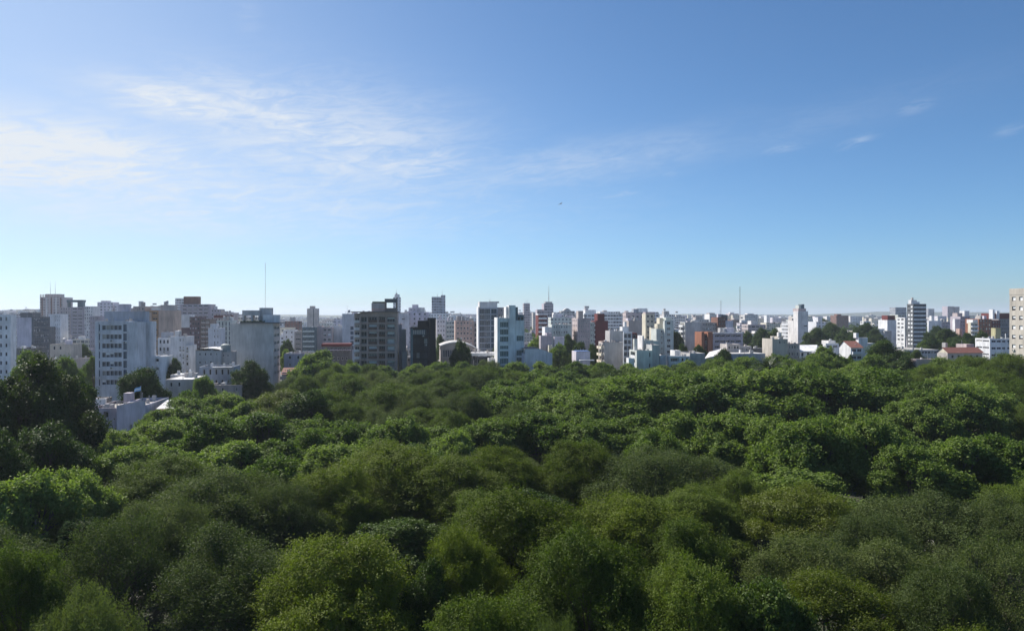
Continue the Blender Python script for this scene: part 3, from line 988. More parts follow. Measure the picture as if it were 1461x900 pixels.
V = b.vol(948.5, 961, 457, xs=946.5, col='palegreen', f=Wn(1, .55, 1.3, a=.1, b=.8, mull=2, frame='grey'))
V2 = b.vol(938, 946, 462, v=5, d=5, col='cream', z0=V0['zr'])
b.vol(941, 946, 453.5, v=8, d=5, col='cream')
b.vol(950, 958, 453, v=5, d=5, col='palegreen', z0=V['zr'])
b = bld('house', 'pale green modern house with a framed left porch and taller stair wall', 906.5, 300, 'the pale green modern house', 920)
V = b.vol(908.5, 931, 500, xs=898, col='palegreen', f=Wn(1, .4, 1.9, a=.72, b=.95, sh=4.4), l=[Ba(1, .8, 2.3, a=.15, b=.9, bc='whitest', e=1.2)])
V2 = b.vol(919, 941, 486, v=9.5, d=8, xs=None, col='palegreen', f=Wn(1, .5, .9, a=.42, b=.62, rows=1, tm=1.4))
b.vol(916.6, 918.8, 479, v=9.4, d=7, col='offwhite')
b.vol(930.2, 941, 492, v=.4, d=9, col='midgrey')
b.vol(897, 905, 511, v=-4, d=3.5, col='whitest')

b = bld('house', 'white low house with a dark porch and long grey roofed wing', 953, 308, 'the white porch house', 965)
V = b.vol(955, 984, 508, xs=951, col='white', f=[Ba(1, .9, 2.3, a=.05, b=.5, bc='white', e=1.4), Wn(2, .5, 1.4, a=.55, b=.98)], roof='roofpale')
b.vol(942, 950, 507, v=3, d=8, col='whitest')
V2 = b.vol(984.2, 1006, 504, v=2, d=16, col='grey', roof='roofpale')
b.vol(963, 971, 500, v=9, d=6, col='white')
b = bld('apartment_block', 'grey blank slab with a strip of sunlit balconies on its left face', 976, 430, 'the grey slab with sunlit balconies', 985)
V = b.vol(977.5, 1001, 459.5, xs=970, col='midgrey', l=Pr(1, .8, 1.9, bc='whitest', a=.1, b=.95))
b.clutter(V, 1)

# --- red brick
b = bld('apartment_block', 'orange red brick block with piers and a long grey balconied wing', 1001, 400, 'the orange red brick block', 1020)
V = b.vol(1001, 1004.8, 473.5, d=10, col='orangebrick')
b.vol(1005, 1010, 476, v=1.5, d=9, col='brick', f=Wn(1, .5, 1.6))
V2 = b.vol(1010.2, 1017, 473.5, v=-.2, d=11, col='orangebrick')
V3 = b.vol(1017.2, 1060, 475.5, v=1.2, d=11, col='lavgrey', f=Ba(5, .86, 2.0, bc='lavgrey', e=.9), roof='roofpale')
b.box('white_coping', V3['u0'], V3['u1'], 1.0, 2.5, V3['z1'] + .004, V3['z1'] + .4, 'white')
b.clutter(V3, 3)
b = bld('apartment_block', 'brown brick tower on top of the skyline behind the orange red brick block', 1023, 520, 'the brown brick tower', 1029)
V = b.vol(1024, 1035.5, 452.5, d=12, col='brick', f=Wn(3, .4, 1.3))
b.vol(1028, 1038, 449, v=4, d=6, col='darkgrey', z0=20)
b.vol(1035.8, 1046, 457.5, v=-1, d=12, col='lilac')
b.vol(1001, 1023.5, 460, v=2, d=12, col='taupe', f=Wn(8, .5, 1.4, shut=.3))
b.clutter(V, 1, mast=True)

b = bld('warehouse', 'long low sheds with pale grey sloping roofs and a small office on top', 1006, 318, 'the long grey sheds', 1060)
V = b.vol(1040, 1092, 504.5, d=20, col='bluegrey', roof='roofpale', par=.1)
V1 = b.vol(1037.5, 1056, 491, v=14, d=8, col='concrete', f=Wn(4, .6, 1.4, rows=1))
b.vol(1056.2, 1072, 494, v=15, d=8, col='grey', f=Wn(4, .5, 1.2, rows=1))
b.vol(1072.2, 1092, 497, v=16, d=8, col='darkgrey')
m = MB()
zq = b.z(503)
m.quad((b.u(1006), 1, zq - 2.6), (b.u(1030), 1, zq - .6), (b.u(1032, 13), 13, zq + 1.2), (b.u(1012, 13), 13, zq - .4), wallmat('sheet'))
m.quad((b.u(1006), 1, zq - 2.7), (b.u(1030), 1, zq - .7), (b.u(1030), 1, 0), (b.u(1006), 1, 0), wallmat('bluegrey'))
b.part('lean_to', m.mesh('lean_to'))

# --- cream block with three chimneys
b = bld('apartment_block', 'cream block with a sunlit left face and three stubby roof stacks', 1101, 318, 'the cream block with three stacks', 1108)
V = b.vol(1102, 1124, 483.5, xs=1087.5, col='beige', f=Wn(3, .3, 1.3, miss=.4))
V2 = b.vol(1110, 1117.5, 480, v=5, xs=1099, col='beige', z0=V['zr'])
for k in range(3):
    u = V2['u0'] + .3 + 1.0 * k
    b.box('roof_stack', u, u + .7, 5.2 + k * 1.5, 6.6 + k * 1.5, V2['z1'] + .003, V2['z1'] + 1.7, 'offwhite')
V3 = b.vol(1124.2, 1141, 490, v=1, d=9, col='taupe', f=Wn(4, .45, 1.5))
b = bld('tower_block', 'narrow pale tower with brilliant white left face and grey shaded front', 1137, 600, 'the narrow white tower', 1138)
V = b.vol(1138.5, 1153, 444, d=14, xs=1132, col='offwhite', f=Wn(1, .8, 1.0, a=.55, b=.95, sh=5.3, mull=3, tm=11))
b.vol(1131.8, 1132.6, 457.5, v=14.1, d=8, xs=1124, col='offwhite')
b.vol(1140, 1146, 435.5, v=5, d=6, col='palegreen', z0=V['zr'])
b.vol(1143.2, 1147.5, 434, v=4.6, d=5, col='teal', z0=V['zr'])
b.vol(1139, 1150, 440, v=3, d=9, col='pinkgrey', z0=V['zr'])

b = bld('house', 'white house with a brilliant sloping white roof under the narrow white tower', 1139, 322, 'the white sloping roof house', 1150)
V = b.vol(1140, 1158, 500.5, xs=1138, col='white', f=Wn(2, .4, 1.6, sh=3.4))
m = MB()
z1 = V['z1'] + .01
ua, ub = b.u(1133), b.u(1164)
m.quad((ua, -.8, z1 - .1), (ub, -.8, z1 - .1), (b.u(1166, 9), 9, z1 + 2.1), (b.u(1134, 9), 9, z1 + 2.1), wallmat('whitest'))
m.quad((ua, -.8, z1 - .1), (ub, -.8, z1 - .1), (ub, -.8, z1 - .5), (ua, -.8, z1 - .5), wallmat('white'))
m.quad((ub, -.8, z1 - .1), (b.u(1166, 9), 9, z1 + 2.1), (b.u(1170, 12), 12, z1), (b.u(1170, 2), 2, z1 - 1), wallmat('roofpale'))
b.part('sloping_roof', m.mesh('sloping_roof'))
b = bld('house', 'white flat roofed villa with a long dark window left of the red gabled house', 1176, 345)
V = b.vol(1178, 1197, 490, xs=1174, col='white', f=Wn(2, .8, 1.2, rows=1, mull=4))
b.vol(1182, 1192, 486, v=4, d=6, col='offwhite', z0=V['zr'])
b = bld('house', 'bright white walled house with a red tile gable and blue grey balconies', 1213, 308, 'the red gabled white house', 1214)
V = b.vol(1214, 1231, 496, xs=1197.5, col='white', f=Pr(2, .8, 2.0, bc='paleblue', tm=.5), par=.1)
m = MB()
u0, u1, d, z1 = V['u0'], V['u1'], V['d'], V['z1'] + .005
hr = b.z(487) - z1
m.quad((u0 - .3, -.5, z1), (u1 + .3, -.5, z1), (u1 + .3, d * .62, z1 + hr), (u0 - .3, d * .62, z1 + hr), tilemat())
m.quad((u0 - .3, d + .3, z1), (u1 + .3, d + .3, z1), (u1 + .3, d * .62, z1 + hr), (u0 - .3, d * .62, z1 + hr), tilemat())
b.part('tile_roof', m.mesh('tile_roof'))
for u in (u0, u1):
    m = MB()
    m.poly([(u, 0, z1), (u, d, z1), (u, d * .62, z1 + hr - .02)], wallmat('white'))
    b.part('gable', m.mesh('gable'))
b.vol(1225, 1238, 481.5, v=5.2, xs=1221, col='white')
b.vol(1238.2, 1248, 489.5, v=6, d=7, col='paleblue')
b.box('chimney', b.u(1221.5, 6), b.u(1225, 6), 6, 8, b.z(482, 8, 6), b.z(475, 8, 6), 'whitest')

b = bld('apartment_block', 'white blank walled block with a red top storey and balconied right side', 1266, 600, 'the white block with the red top', 1275)
V = b.vol(1266, 1281, 456.5, d=12, col='white')
V1 = b.vol(1266.5, 1277, 450, v=2, d=8, col='redbrick', z0=V['zr'])
V2 = b.vol(1281.2, 1291, 449, v=2, d=11, col='palegreen', f=Pr(2, .8, 1.9, bc='offwhite', rail='solid'))
b.vol(1252, 1262, 469, v=-6, d=8, col='white')
b.vol(1262, 1272, 472, v=-9, d=8, col='grey')
b = bld('apartment_block', 'tall black and white banded tower with a gridded white left face', 1300, 540, 'the black and white banded tower', 1310)
V = b.vol(1303, 1321.5, 433.5, xs=1294, col='darkgrey', f=[Ba(2, .97, 1.6, a=.02, b=.98, bc='white', e=.8, tm=1.2, frame='darkgrey')], l=Wn(2, .7, 1.5, frame='whitest', shut=.9, fr=(.97,), sc='whitest', tm=1.2))
V1 = b.vol(1300, 1308, 428, v=6, d=7, xs=1296, col='white', z0=V['zr'])
b.vol(1308.2, 1312, 430.5, v=5.5, d=6, col='whitest', z0=V['zr'])
b.vol(1291, 1293.5, 453, v=12, d=10, col='white', l=Wn(2, .6, 1.4, shut=.6, sc='white'))
b.clutter(V1, 1, tank=False)
b = bld('tower_block', 'blue grey far tower just left of the black and white banded tower', 1277.5, 1300)
b.vol(1277.5, 1293, 438.5, d=16, col='bluegrey', far=(2.8, 1))

b = bld('apartment_block', 'cream white block with a chimney right of the banded tower', 1325, 700)
V = b.vol(1325, 1343.5, 457.5, d=12, xs=1323.5, col='white')
V2 = b.vol(1343.7, 1358.5, 459, v=1, d=12, col='lavgrey', f=Wn(5, .5, 1.4))
b.vol(1329, 1333, 450.5, v=3, d=3, col='white', z0=V['zr'])
b.vol(1338, 1341.5, 453, v=3, d=3, col='white', z0=V['zr'])
b.clutter(V2, 2)
b = bld('tower_block', 'grey violet far tower, wider of the lone pair on the right skyline', 1352, 1700, 'the lone tower pair', 1360)
b.vol(1352, 1361.5, 437, d=18, col='lavgrey', far=(2.8, 1))
b = bld('tower_block', 'grey violet far tower, slimmer of the lone pair on the right skyline', 1362.6, 1700)
b.vol(1362.6, 1369, 437.5, d=16, col='lavgrey', far=(2.8, 1))
b = bld('tower_block', 'small blue grey far block near the wooded ridge right of the banded tower', 1324.5, 1700)
b.vol(1324.5, 1333, 440.5, d=16, col='bluegrey', far=(2.8, 1))
b = bld('apartment_block', 'white blank block with a dark balconied side beside the red brick terrace', 1361, 620)
V = b.vol(1362.5, 1370, 455, xs=1359, d=10, col='white')
V2 = b.vol(1370.2, 1384, 451.5, v=1, d=12, col='lavgrey', f=Wn(4, .5, 1.4))
b.vol(1366, 1373, 446.5, v=6, d=6, col='pinkgrey')
b.vol(1376, 1383, 443.5, v=6, d=6, col='white', z0=20)
b.vol(1369, 1373, 469, v=-7, d=4, col='pink')
b = bld('apartment_block', 'cream block of white edged balconies left of the red brick terrace', 1384, 530)
V = b.vol(1385, 1395.5, 460, xs=1381, col='cream', f=Pr(2, .85, 1.9, bc='white', tm=1.2))
b.vol(1388, 1395, 456, v=4, d=6, col='white', z0=V['zr'])
b = bld('apartment_block', 'orange red brick terrace with white window surrounds on the right', 1396, 560, 'the orange red brick terrace', 1410)
V = b.vol(1396.5, 1415, 455, d=14, col='orangebrick', f=Wn(4, .5, 1.5, frame='cream', shut=.3, sc='cream'))
V1 = b.vol(1415.2, 1427, 457, v=1, d=13, col='redbrick', f=Wn(3, .5, 1.4))
V2 = b.vol(1419, 1447, 447, v=15, d=14, col='redbrick')
b.vol(1425, 1447, 455, v=4, d=10, col='steel', f=Wn(7, .6, 1.6))
b.vol(1416.5, 1419, 441.5, v=12, d=4, col='white')
b.vol(1422, 1426, 443.5, v=14.1, d=.8, col='white')
b.clutter(V, 2)
b = bld('house', 'white modern house with strip windows below the red brick terrace', 1411, 330, 'the white modern house', 1412)
V = b.vol(1412.5, 1446, 483, xs=1391.5, col='white', f=Wn(4, .8, .9, frame='bluegrey', a=.05, sh=3.0, mull=2), l=Wn(2, .9, .7, a=.05, b=.95, sh=2.9))
V2 = b.vol(1420.5, 1428, 468, v=7, xs=1414, col='olivewall', z0=V['zr'])
b.box('pole', b.u(1434), b.u(1434) + .25, -.3, -.05, 4, b.z(476), 'white')
b = bld('house', 'broad red tile roofed house with a pink box dormer behind the treeline', 1346, 285, 'the red tile roofed house', 1365)
V = b.vol(1352, 1402, 503.5, xs=1337, col='concrete', f=Wn(5, .4, 1.2), par=.1)
m = MB()
u0, u1, d, z1 = V['u0'], V['u1'], V['d'], V['z1'] + .005
hr = b.z(496) - z1
m.quad((u0 - .3, -.6, z1), (u1 + .3, -.6, z1), (u1 + .3, d * .5, z1 + hr), (u0 - .3, d * .5, z1 + hr), tilemat())
m.quad((u0 - .3, d + .3, z1), (u1 + .3, d + .3, z1), (u1 + .3, d * .5, z1 + hr), (u0 - .3, d * .5, z1 + hr), tilemat())
b.part('tile_roof', m.mesh('tile_roof'))
for u in (u0, u1):
    m = MB()
    m.poly([(u, 0, z1), (u, d, z1), (u, d * .5, z1 + hr - .02)], wallmat('cream'))
    b.part('gable', m.mesh('gable'))
b.vol(1379, 1390, 491, v=6, xs=1364, col='pinkgrey', z0=V['z1'] - 1)
b.vol(1349, 1352, 489, v=d + 2, d=2, col='grey')
b = bld('garden_wall', 'long pinkish plastered wall at the treeline left of the red tile roof', 1307, 272, cat='wall')
b.vol(1307, 1337, 512.5, d=4, col='pinkgrey', z0=0)
b = bld('warehouse', 'grey low warehouse with strip windows under the banded tower', 1290, 330)
V = b.vol(1290, 1340, 499, d=26, col='grey', f=Wn(10, .8, .9, frame='offwhite'), roof='roofgrey')
b = bld('apartment_block', 'tall beige block with half lowered white shutters at the right edge', 1557.7, 213.2, 'the beige block at the right edge', 1452)
V = b.vol(1557.7, 1640, 407.0, xs=1440.3, col='beige', sh=3.0, tm=2.6,
          l=Wn(10, .5, 1.35, frame='taupe', shut=1.0, sc='white', fr=(.55, .6, .85, .9, .97), a=.02, b=.99, e=.3), zmin=4)
b.box('parapet_band', V['u0'] - .06, V['u0'] - .004, -.05, V['d'] + .05, V['z1'] - 2.0, V['z1'] - .1, 'beige')

# --- close to the park on the left
b = bld('house', 'flat roofed grey lilac house with a flag on its roof by the park', 156, 168, 'the flagged flat roofed house', 165)
V = b.vol(166, 207, 578, v=0, d=16, col='lilac', roof='roofgrey', f=Wn(3, .3, 1.3, miss=.5, sh=3.4), zmin=2)
m = MB()
m.poly([(V['u0'], -.02, V['z1'] + .004), (V['u1'], -.02, V['z1'] + .004), (V['u1'], -.02, V['z1'] + 1.1)], wallmat('lilac'))
m.poly([(V['u0'], .2, V['z1'] + .004), (V['u1'], .2, V['z1'] + .004), (V['u1'], .2, V['z1'] + 1.1)], wallmat('lilac'))
m.quad((V['u0'], -.1, V['z1'] + .01), (V['u1'], -.1, V['z1'] + 1.12), (V['u1'], .3, V['z1'] + 1.12), (V['u0'], .3, V['z1'] + .01), wallmat('darkgrey'))
b.part('raking_parapet', m.mesh('raking_parapet'))
V2 = b.vol(126, 165.6, 582, v=.8, d=15, col='lavgrey', roof='roofgrey', f=Ba(2, .5, 2.2, a=.1, b=.8, bc='lavgrey', e=1.2), zmin=2)
b.vol(121, 140, 571, v=10, d=8, col='taupe', z0=0)
b.vol(136, 150, 568.5, v=9, d=.9, col='offwhite', z0=0)
b.vol(146, 156, 578, v=4, d=3, col='grey', z0=V2['zr'])
b.box('chimney', b.u(176, 9), b.u(186, 9), 9, 11.5, V['zr'] + .004, V['zr'] + 2.4, 'lavgrey')
V3 = b.vol(120, 140, 612, v=-3, d=3.7, col='taupe', z0=0, zmin=1, f=Ba(1, .7, 2.0, bc='taupe', e=1.0))
FLAG = b

b = bld('house', 'low grey house with a bright white sheet roof behind the flag tree', 236, 205)
V = b.vol(236, 275, 541, d=13, col='concrete', roof='sheet', par=.12, f=Wn(3, .3, 1.2, miss=.5), zmin=2)
b.vol(243, 272, 534.5, v=13.2, d=8, col='grey', roof='whitest', par=.12)
b = bld('shed', 'small shed with a red tile front and brilliant white roof among trees', 222, 172)
V = b.vol(222, 262, 583, d=8, col='brown', roof='whitest', par=.08, f=Wn(2, .3, 1.2), zmin=1)
m = MB()
u0, u1, z1 = V['u0'], V['u1'], V['z1']
m.quad((u0 + 1, -2.4, z1 - 1.3), (u1 - .6, -2.4, z1 - 1.3), (u1 - .6, -.01, z1 + .1), (u0 + 1, -.01, z1 + .1), tilemat())
b.part('tile_roof', m.mesh('tile_roof'))
m = MB()
m.quad((u0, 0, z1 + .05), (u1, 0, z1 + .05), (u1, 8, z1 + 1.2), (u0, 8, z1 + 1.2), wallmat('whitest'))
b.part('sheet_roof', m.mesh('sheet_roof'))
b = bld('house', 'long grey low house with a dark flat roof under the round tree', 292, 225)
V = b.vol(300, 345, 549, d=10, col='taupe', roof='roofgrey', f=Wn(4, .3, 1.1, miss=.4), zmin=2)
b = bld('house', 'mauve house with a small red roof just right of the grey slab', 400, 268)
V = b.vol(402, 420, 531, d=9, col='lavgrey', f=Wn(1, .4, 1.3), zmin=2)
m = MB()
m.quad((V['u0'] - .3, -.8, V['z1'] - .6), (V['u1'] + .3, -.8, V['z1'] - .6), (V['u1'] + .3, 5, V['z1'] + 1.3), (V['u0'] - .3, 5, V['z1'] + 1.3), tilemat())
b.part('tile_roof', m.mesh('tile_roof'))

# radio masts standing in the city
def radio_mast(x, ytop, D, label, r=.05, tone=1.0):
    p = at(x, ytop, D)
    root = bpy.data.objects.new('radio_mast', None)
    COL.objects.link(root)
    root.location = (p.x, D, 0)
    tag(root, label, 'radio mast')
    m = MB()
    red, wh = plain('mast_red_%.1f' % tone, (.45 * tone, .38 * tone, .37 * tone), .5), plain('mast_white_%.1f' % tone, (.55 * tone, .55 * tone, .56 * tone), .5)
    H, K = p.z, 9
    for k in range(K):
        z0, z1 = H * k / K, H * (k + 1) / K
        mt = red if k % 2 == 0 else wh
        for a in range(3):
            t = 2 * math.pi * a / 3
            m.tube([(r * 2.2 * math.cos(t), r * 2.2 * math.sin(t), z0), (r * 2.2 * math.cos(t), r * 2.2 * math.sin(t), z1 - .002)], [r * .55, r * .55], mt, 4)
        for q in range(6):
            zz = z0 + (z1 - z0) * q / 6
            for a in range(3):
                t, s_ = 2 * math.pi * a / 3, 2 * math.pi * ((a + 1) % 3) / 3
                m.tube([(r * 2.2 * math.cos(t), r * 2.2 * math.sin(t), zz), (r * 2.2 * math.cos(s_), r * 2.2 * math.sin(s_), zz + (z1 - z0) / 6)], [r * .3, r * .3], mt, 4)
    link('lattice', m.mesh('lattice'), root)
    b_ = MB()
    b_.box(-r * 5, r * 5, -r * 5, r * 5, 0, 1.2, wallmat('concrete'))
    link('base', b_.mesh('base'), root)


radio_mast(378.6, 375, 560, 'tall thin pale radio mast rising behind the blank grey slab', .055)
radio_mast(1055.7, 409, 900, 'tall thin radio mast on the skyline right of the brown brick tower, the higher one', .16, .4)
radio_mast(1028.6, 429, 1100, 'short radio mast on the skyline above the brown brick tower, the lower one', .16, .5)
# ------------------------------------------------------------------ trees
RNG = np.random.default_rng(11)


def unit(v):
    return v / np.maximum(np.linalg.norm(v, axis=-1, keepdims=True), 1e-9)


def leaf_mesh(name, pos, nrm, axis, ln, wd, mat, fold=.25):
    """Rhombic leaves folded along the midrib: pos, nrm, axis (n,3); ln, wd (n,)."""
    n = len(pos)
    t = unit(axis - nrm * (axis * nrm).sum(1, keepdims=True))
    s = np.cross(nrm, t)
    ln, wd = ln[:, None], wd[:, None]
    v = np.empty((n, 4, 3), np.float32)
    v[:, 0] = pos - t * ln * .5
    v[:, 1] = pos + s * wd * .5 + nrm * wd * fold
    v[:, 2] = pos + t * ln * .5
    v[:, 3] = pos - s * wd * .5 + nrm * wd * fold
    me = bpy.data.meshes.new(name)
    me.vertices.add(n * 4)
    me.vertices.foreach_set('co', v.ravel())
    me.loops.add(n * 4)
    me.loops.foreach_set('vertex_index', np.arange(n * 4, dtype=np.int32))
    me.polygons.add(n)
    me.polygons.foreach_set('loop_start', np.arange(0, n * 4, 4, dtype=np.int32))
    me.materials.append(mat)
    me.update(calc_edges=True)
    return me


def lobes_dome(n, R, zb, zt, r0, r1, rng, flat=.9):
    """Lobe centres spread over a dome of radius R between heights zb and zt."""
    out = []
    for k in range(n):
        f = (k + .5) / n
        z = f
        rad = math.sqrt(max(0, 1 - z * z)) ** flat
        a = k * 2.39996 + rng.uniform(-.5, .5)
        q = rng.uniform(.72, 1.0)
        r = rng.uniform(r0, r1)
        out.append((np.array([math.cos(a) * rad * (R - r * .8) * q, math.sin(a) * rad * (R - r * .8) * q, zb + (zt - zb - r * .8) * z * rng.uniform(.85, 1.03)]), r))
    return out


def lobes_billow(nb, ns, R, zb, zt, r0, r1, rng, flat=.55):
    """A few broad billows spread over an uneven dome, with smaller knobs riding on them."""
    out = []
    off = rng.uniform(-.5, .5, 2)
    for k in range(nb):
        q = math.sqrt((k + .35) / nb)
        a = k * 2.39996 + rng.uniform(-.45, .45)
        r = rng.uniform(r0, r1)
        h = zb + (zt - zb) * (1 - flat * q ** 2.2) * rng.uniform(.86, 1.05)
        out.append((np.array([math.cos(a) * q * (R - r * .7) + off[0], math.sin(a) * q * (R - r * .7) + off[1], h - r * .85]), r))
        if q > .55:        # a skirt below the outer billows
            out.append((np.array([math.cos(a + .3) * q * (R - r * .75), math.sin(a + .3) * q * (R - r * .75), max(zb + r * .4, h - r * 1.9)]), r * .9))
    big = list(out)
    for k in range(ns):
        c, r = big[rng.integers(len(big))]
        d = unit(rng.normal(size=3) + np.array([0, 0, .5]))
        rr = rng.uniform(.28, .5) * r
        out.append((c + d * r * rng.uniform(.7, .95), rr))
    return out


def crown(name, seed, lobes, mat, sprays, leaves, ln, wd, spread, length, droop=.25, up=.45, rough=.5, low=-.45, squash=.85, core=1500, corelen=.5, shell=(.82, 1.06), tuft=.42):
    rng = np.random.default_rng(seed)
    C = np.array([l[0] for l in lobes])
    Rr = np.array([l[1] for l in lobes])
    w = Rr ** 2 / (Rr ** 2).sum()
    li = rng.choice(len(lobes), size=sprays * 3, p=w)
    d = unit(rng.normal(size=(sprays * 3, 3)))
    d[:, 2] = np.where(d[:, 2] < low, -d[:, 2], d[:, 2])
    # lumpy lobes: the radius wavers with direction
    ph = rng.uniform(0, 6.28, size=(len(lobes), 3))
    wav = 1 + .20 * np.sin(d[:, 0] * 4.1 + ph[li, 0]) * np.cos(d[:, 1] * 4.7 + ph[li, 1]) + .13 * np.sin(d[:, 2] * 7 + d[:, 0] * 6 + ph[li, 2])
    p = C[li] + d * np.array([1, 1, squash]) * (Rr[li] * wav * rng.uniform(*shell, size=len(li)))[:, None]
    q = (p[:, None, :] - C[None]) / np.array([1, 1, squash])
    dist = np.linalg.norm(q, axis=2) / Rr[None]
    dist[np.arange(len(li)), li] = 9
    keep = dist.min(axis=1) > .80
    p, d = p[keep][:sprays], d[keep][:sprays]
    S = len(p)
    ax = unit(d * .8 + np.array([0, 0, up]) + rng.normal(size=(S, 3)) * .35)
    t = rng.uniform(-.6, .6, size=(S, leaves))
    L = length * rng.uniform(.6, 1.3, size=(S, 1))
    pos = p[:, None] + ax[:, None] * (t * L)[..., None] + rng.normal(size=(S, leaves, 3)) * spread
    pos[..., 2] -= droop * np.clip(t + .3, 0, 2) ** 2 * L
    sn = unit(d * .6 + np.array([0, 0, .5]) + rng.normal(size=(S, 3)) * tuft)
    nr = unit(sn[:, None] + rng.normal(size=(S, leaves, 3)) * rough)
    la = unit(ax[:, None] + rng.normal(size=(S, leaves, 3)) * .8)
    pos, nr, la = pos.reshape(-1, 3), nr.reshape(-1, 3), la.reshape(-1, 3)
    n = len(pos)
    lns = ln * rng.uniform(.65, 1.35, size=n)
    wds = wd * rng.uniform(.7, 1.3, size=n)
    if core:
        ci = rng.choice(len(lobes), size=core, p=w)
        cp = C[ci] + unit(rng.normal(size=(core, 3))) * (Rr[ci] * rng.uniform(.2, .68, size=core))[:, None]
        pos = np.concatenate([pos, cp])
        nr = np.concatenate([nr, unit(rng.normal(size=(core, 3)))])
        la = np.concatenate([la, unit(rng.normal(size=(core, 3)))])
        lns = np.concatenate([lns, corelen * rng.uniform(.7, 1.3, size=core)])
        wds = np.concatenate([wds, corelen * .7 * rng.uniform(.7, 1.3, size=core)])
    return leaf_mesh(name, pos, nr, la, lns, wds, mat)


BARK = plain('bark', (.075, .06, .048), .9)
PALEBARK = plain('pale_bark', (.10, .09, .075), .9)


def trunk_mesh(seed, lobes, hfork, r=.32, mat=None, twigs=0):
    rng = random.Random(seed)
    b = MB()
    mat = mat or BARK
    bend = (rng.uniform(-.4, .4), rng.uniform(-.4, .4))
    b.tube([(0, 0, -.4), (0, 0, .3), (bend[0] * .5, bend[1] * .5, hfork * .55), (*bend, hfork)], [r * 1.7, r * 1.15, r * .95, r * .85], mat, 9)
    for c, rr in lobes:
        c = Vector(c)
        s = Vector((*bend, hfork * rng.uniform(.72, 1.0)))
        mid = s.lerp(c, .5) + Vector((rng.uniform(-.4, .4), rng.uniform(-.4, .4), -.35 + rng.uniform(-.3, .3)))
        q = r * rng.uniform(.35, .6)
        b.tube([s, mid, c + Vector((0, 0, rr * .2))], [q, q * .6, q * .22], mat, 6)
        for k in range(3 + twigs):
            e = c + Vector((rng.gauss(0, 1), rng.gauss(0, 1), rng.gauss(.35, .6))).normalized() * rr * (.92 if k < 3 else 1.02)
            m2 = mid.lerp(c, .5)
            b.tube([m2, m2.lerp(e, .55) + Vector((0, 0, .15)), e], [q * .42, q * .22, .02], mat, 5)
    return b.mesh('trunk')


G = dict(
    feathery=leafmat('feathery_leaf', (.060, .094, .014), (.145, .190, .036), .36, .6, .12),
    greyish=leafmat('grey_green_leaf', (.064, .090, .028), (.145, .175, .060), .32, .65, .12),
    plane=leafmat('plane_leaf', (.074, .124, .020), (.240, .305, .082), .38, .6, .16, .45),
    dark=leafmat('dark_leaf', (.036, .066, .013), (.096, .142, .030), .30, .55, .18),
    broad=leafmat('broad_leaf', (.032, .054, .011), (.100, .132, .030), .34, .55, .2),
    yellow=leafmat('yellow_green_leaf', (.068, .094, .011), (.152, .180, .026), .38, .5, .2),
    conifer=leafmat('conifer_needle', (.022, .042, .018), (.050, .075, .028), .15, .9, .02),
    olive=leafmat('fresh_feathery_leaf', (.074, .104, .012), (.180, .220, .034), .38, .6, .12),
    palm=leafmat('palm_frond', (.030, .045, .016), (.070, .088, .034), .2, .45, .3),
)
PROTO = {}          # species -> list of (crown mesh, trunk mesh, R, top)


def add_proto(sp, cm, tm, lobes):
    R = max(math.hypot(c[0], c[1]) + r * .92 for c, r in lobes)
    top = max(c[2] + r * .9 for c, r in lobes)
    PROTO.setdefault(sp, []).append((cm, tm, R, top))


for k in range(5):      # fine leaved broad domes
    rng = np.random.default_rng(100 + k)
    lb = lobes_billow(8 + k % 3, 26, 6.8, 4.2, 12.8, 1.8, 3.0, rng, .5 + .06 * k)
    add_proto('feathery', crown('crown', 200 + k, lb, G['feathery'], 3800, 26, .21, .085, .19, 1.2, droop=.5, up=.4, rough=.42, core=1300, shell=(.72, 1.2), tuft=.5), trunk_mesh(k, lb, 4.2), lb)
for cm, tm, R, top in PROTO['feathery'][:4]:      # the same habit in fresher leaf
    c2 = cm.copy()
    c2.materials[0] = G['olive']
    PROTO.setdefault('olive', []).append((c2, tm, R, top))
rng = np.random.default_rng(131)      # thin crown with bare twigs
lb = lobes_billow(8, 12, 6.6, 4.4, 11.8, 1.8, 2.6, rng, .6)
add_proto('twiggy', crown('crown', 231, lb, G['greyish'], 1500, 24, .19, .075, .24, 1.2, droop=.3, up=.5, rough=.55, core=300), trunk_mesh(31, lb, 4.0, .3, PALEBARK, 12), lb)
for k in range(4):      # greyer, looser, some twigs showing
    rng = np.random.default_rng(120 + k)
    lb = lobes_billow(8 + k % 2, 24, 7.0, 4.6, 12.0, 1.8, 2.8, rng, .6)
    add_proto('greyish', crown('crown', 220 + k, lb, G['greyish'], 3000, 26, .20, .075, .22, 1.15, droop=.3, up=.5, rough=.5, core=800, shell=(.7, 1.22), tuft=.55), trunk_mesh(20 + k, lb, 4.0, .3, PALEBARK, 1), lb)
for k in range(5):      # plane trees: big leaves in separate upright sprays
    rng = np.random.default_rng(140 + k)
    lb = lobes_billow(7 + k % 3, 26, 6.4, 3.8, 13.0, 1.6, 2.5, rng, .55)
    add_proto('plane', crown('crown', 240 + k, lb, G['plane'], 1500, 26, .34, .25, .25, .9, droop=.15, up=.7, rough=.55, core=1500, shell=(.76, 1.24), tuft=.6), trunk_mesh(40 + k, lb, 4.0, .34, PALEBARK), lb)
for k in range(3):      # dense dark round crowns
    rng = np.random.default_rng(160 + k)
    lb = lobes_billow(7, 18, 5.8, 3.2, 12.4, 1.9, 2.7, rng, .7)
    add_proto('dark', crown('crown', 260 + k, lb, G['dark'], 2200, 24, .27, .17, .22, .8, droop=.2, up=.45, rough=.5, core=2000, tuft=.5), trunk_mesh(60 + k, lb, 3.4), lb)
rng = np.random.default_rng(171)      # one very large uneven crown
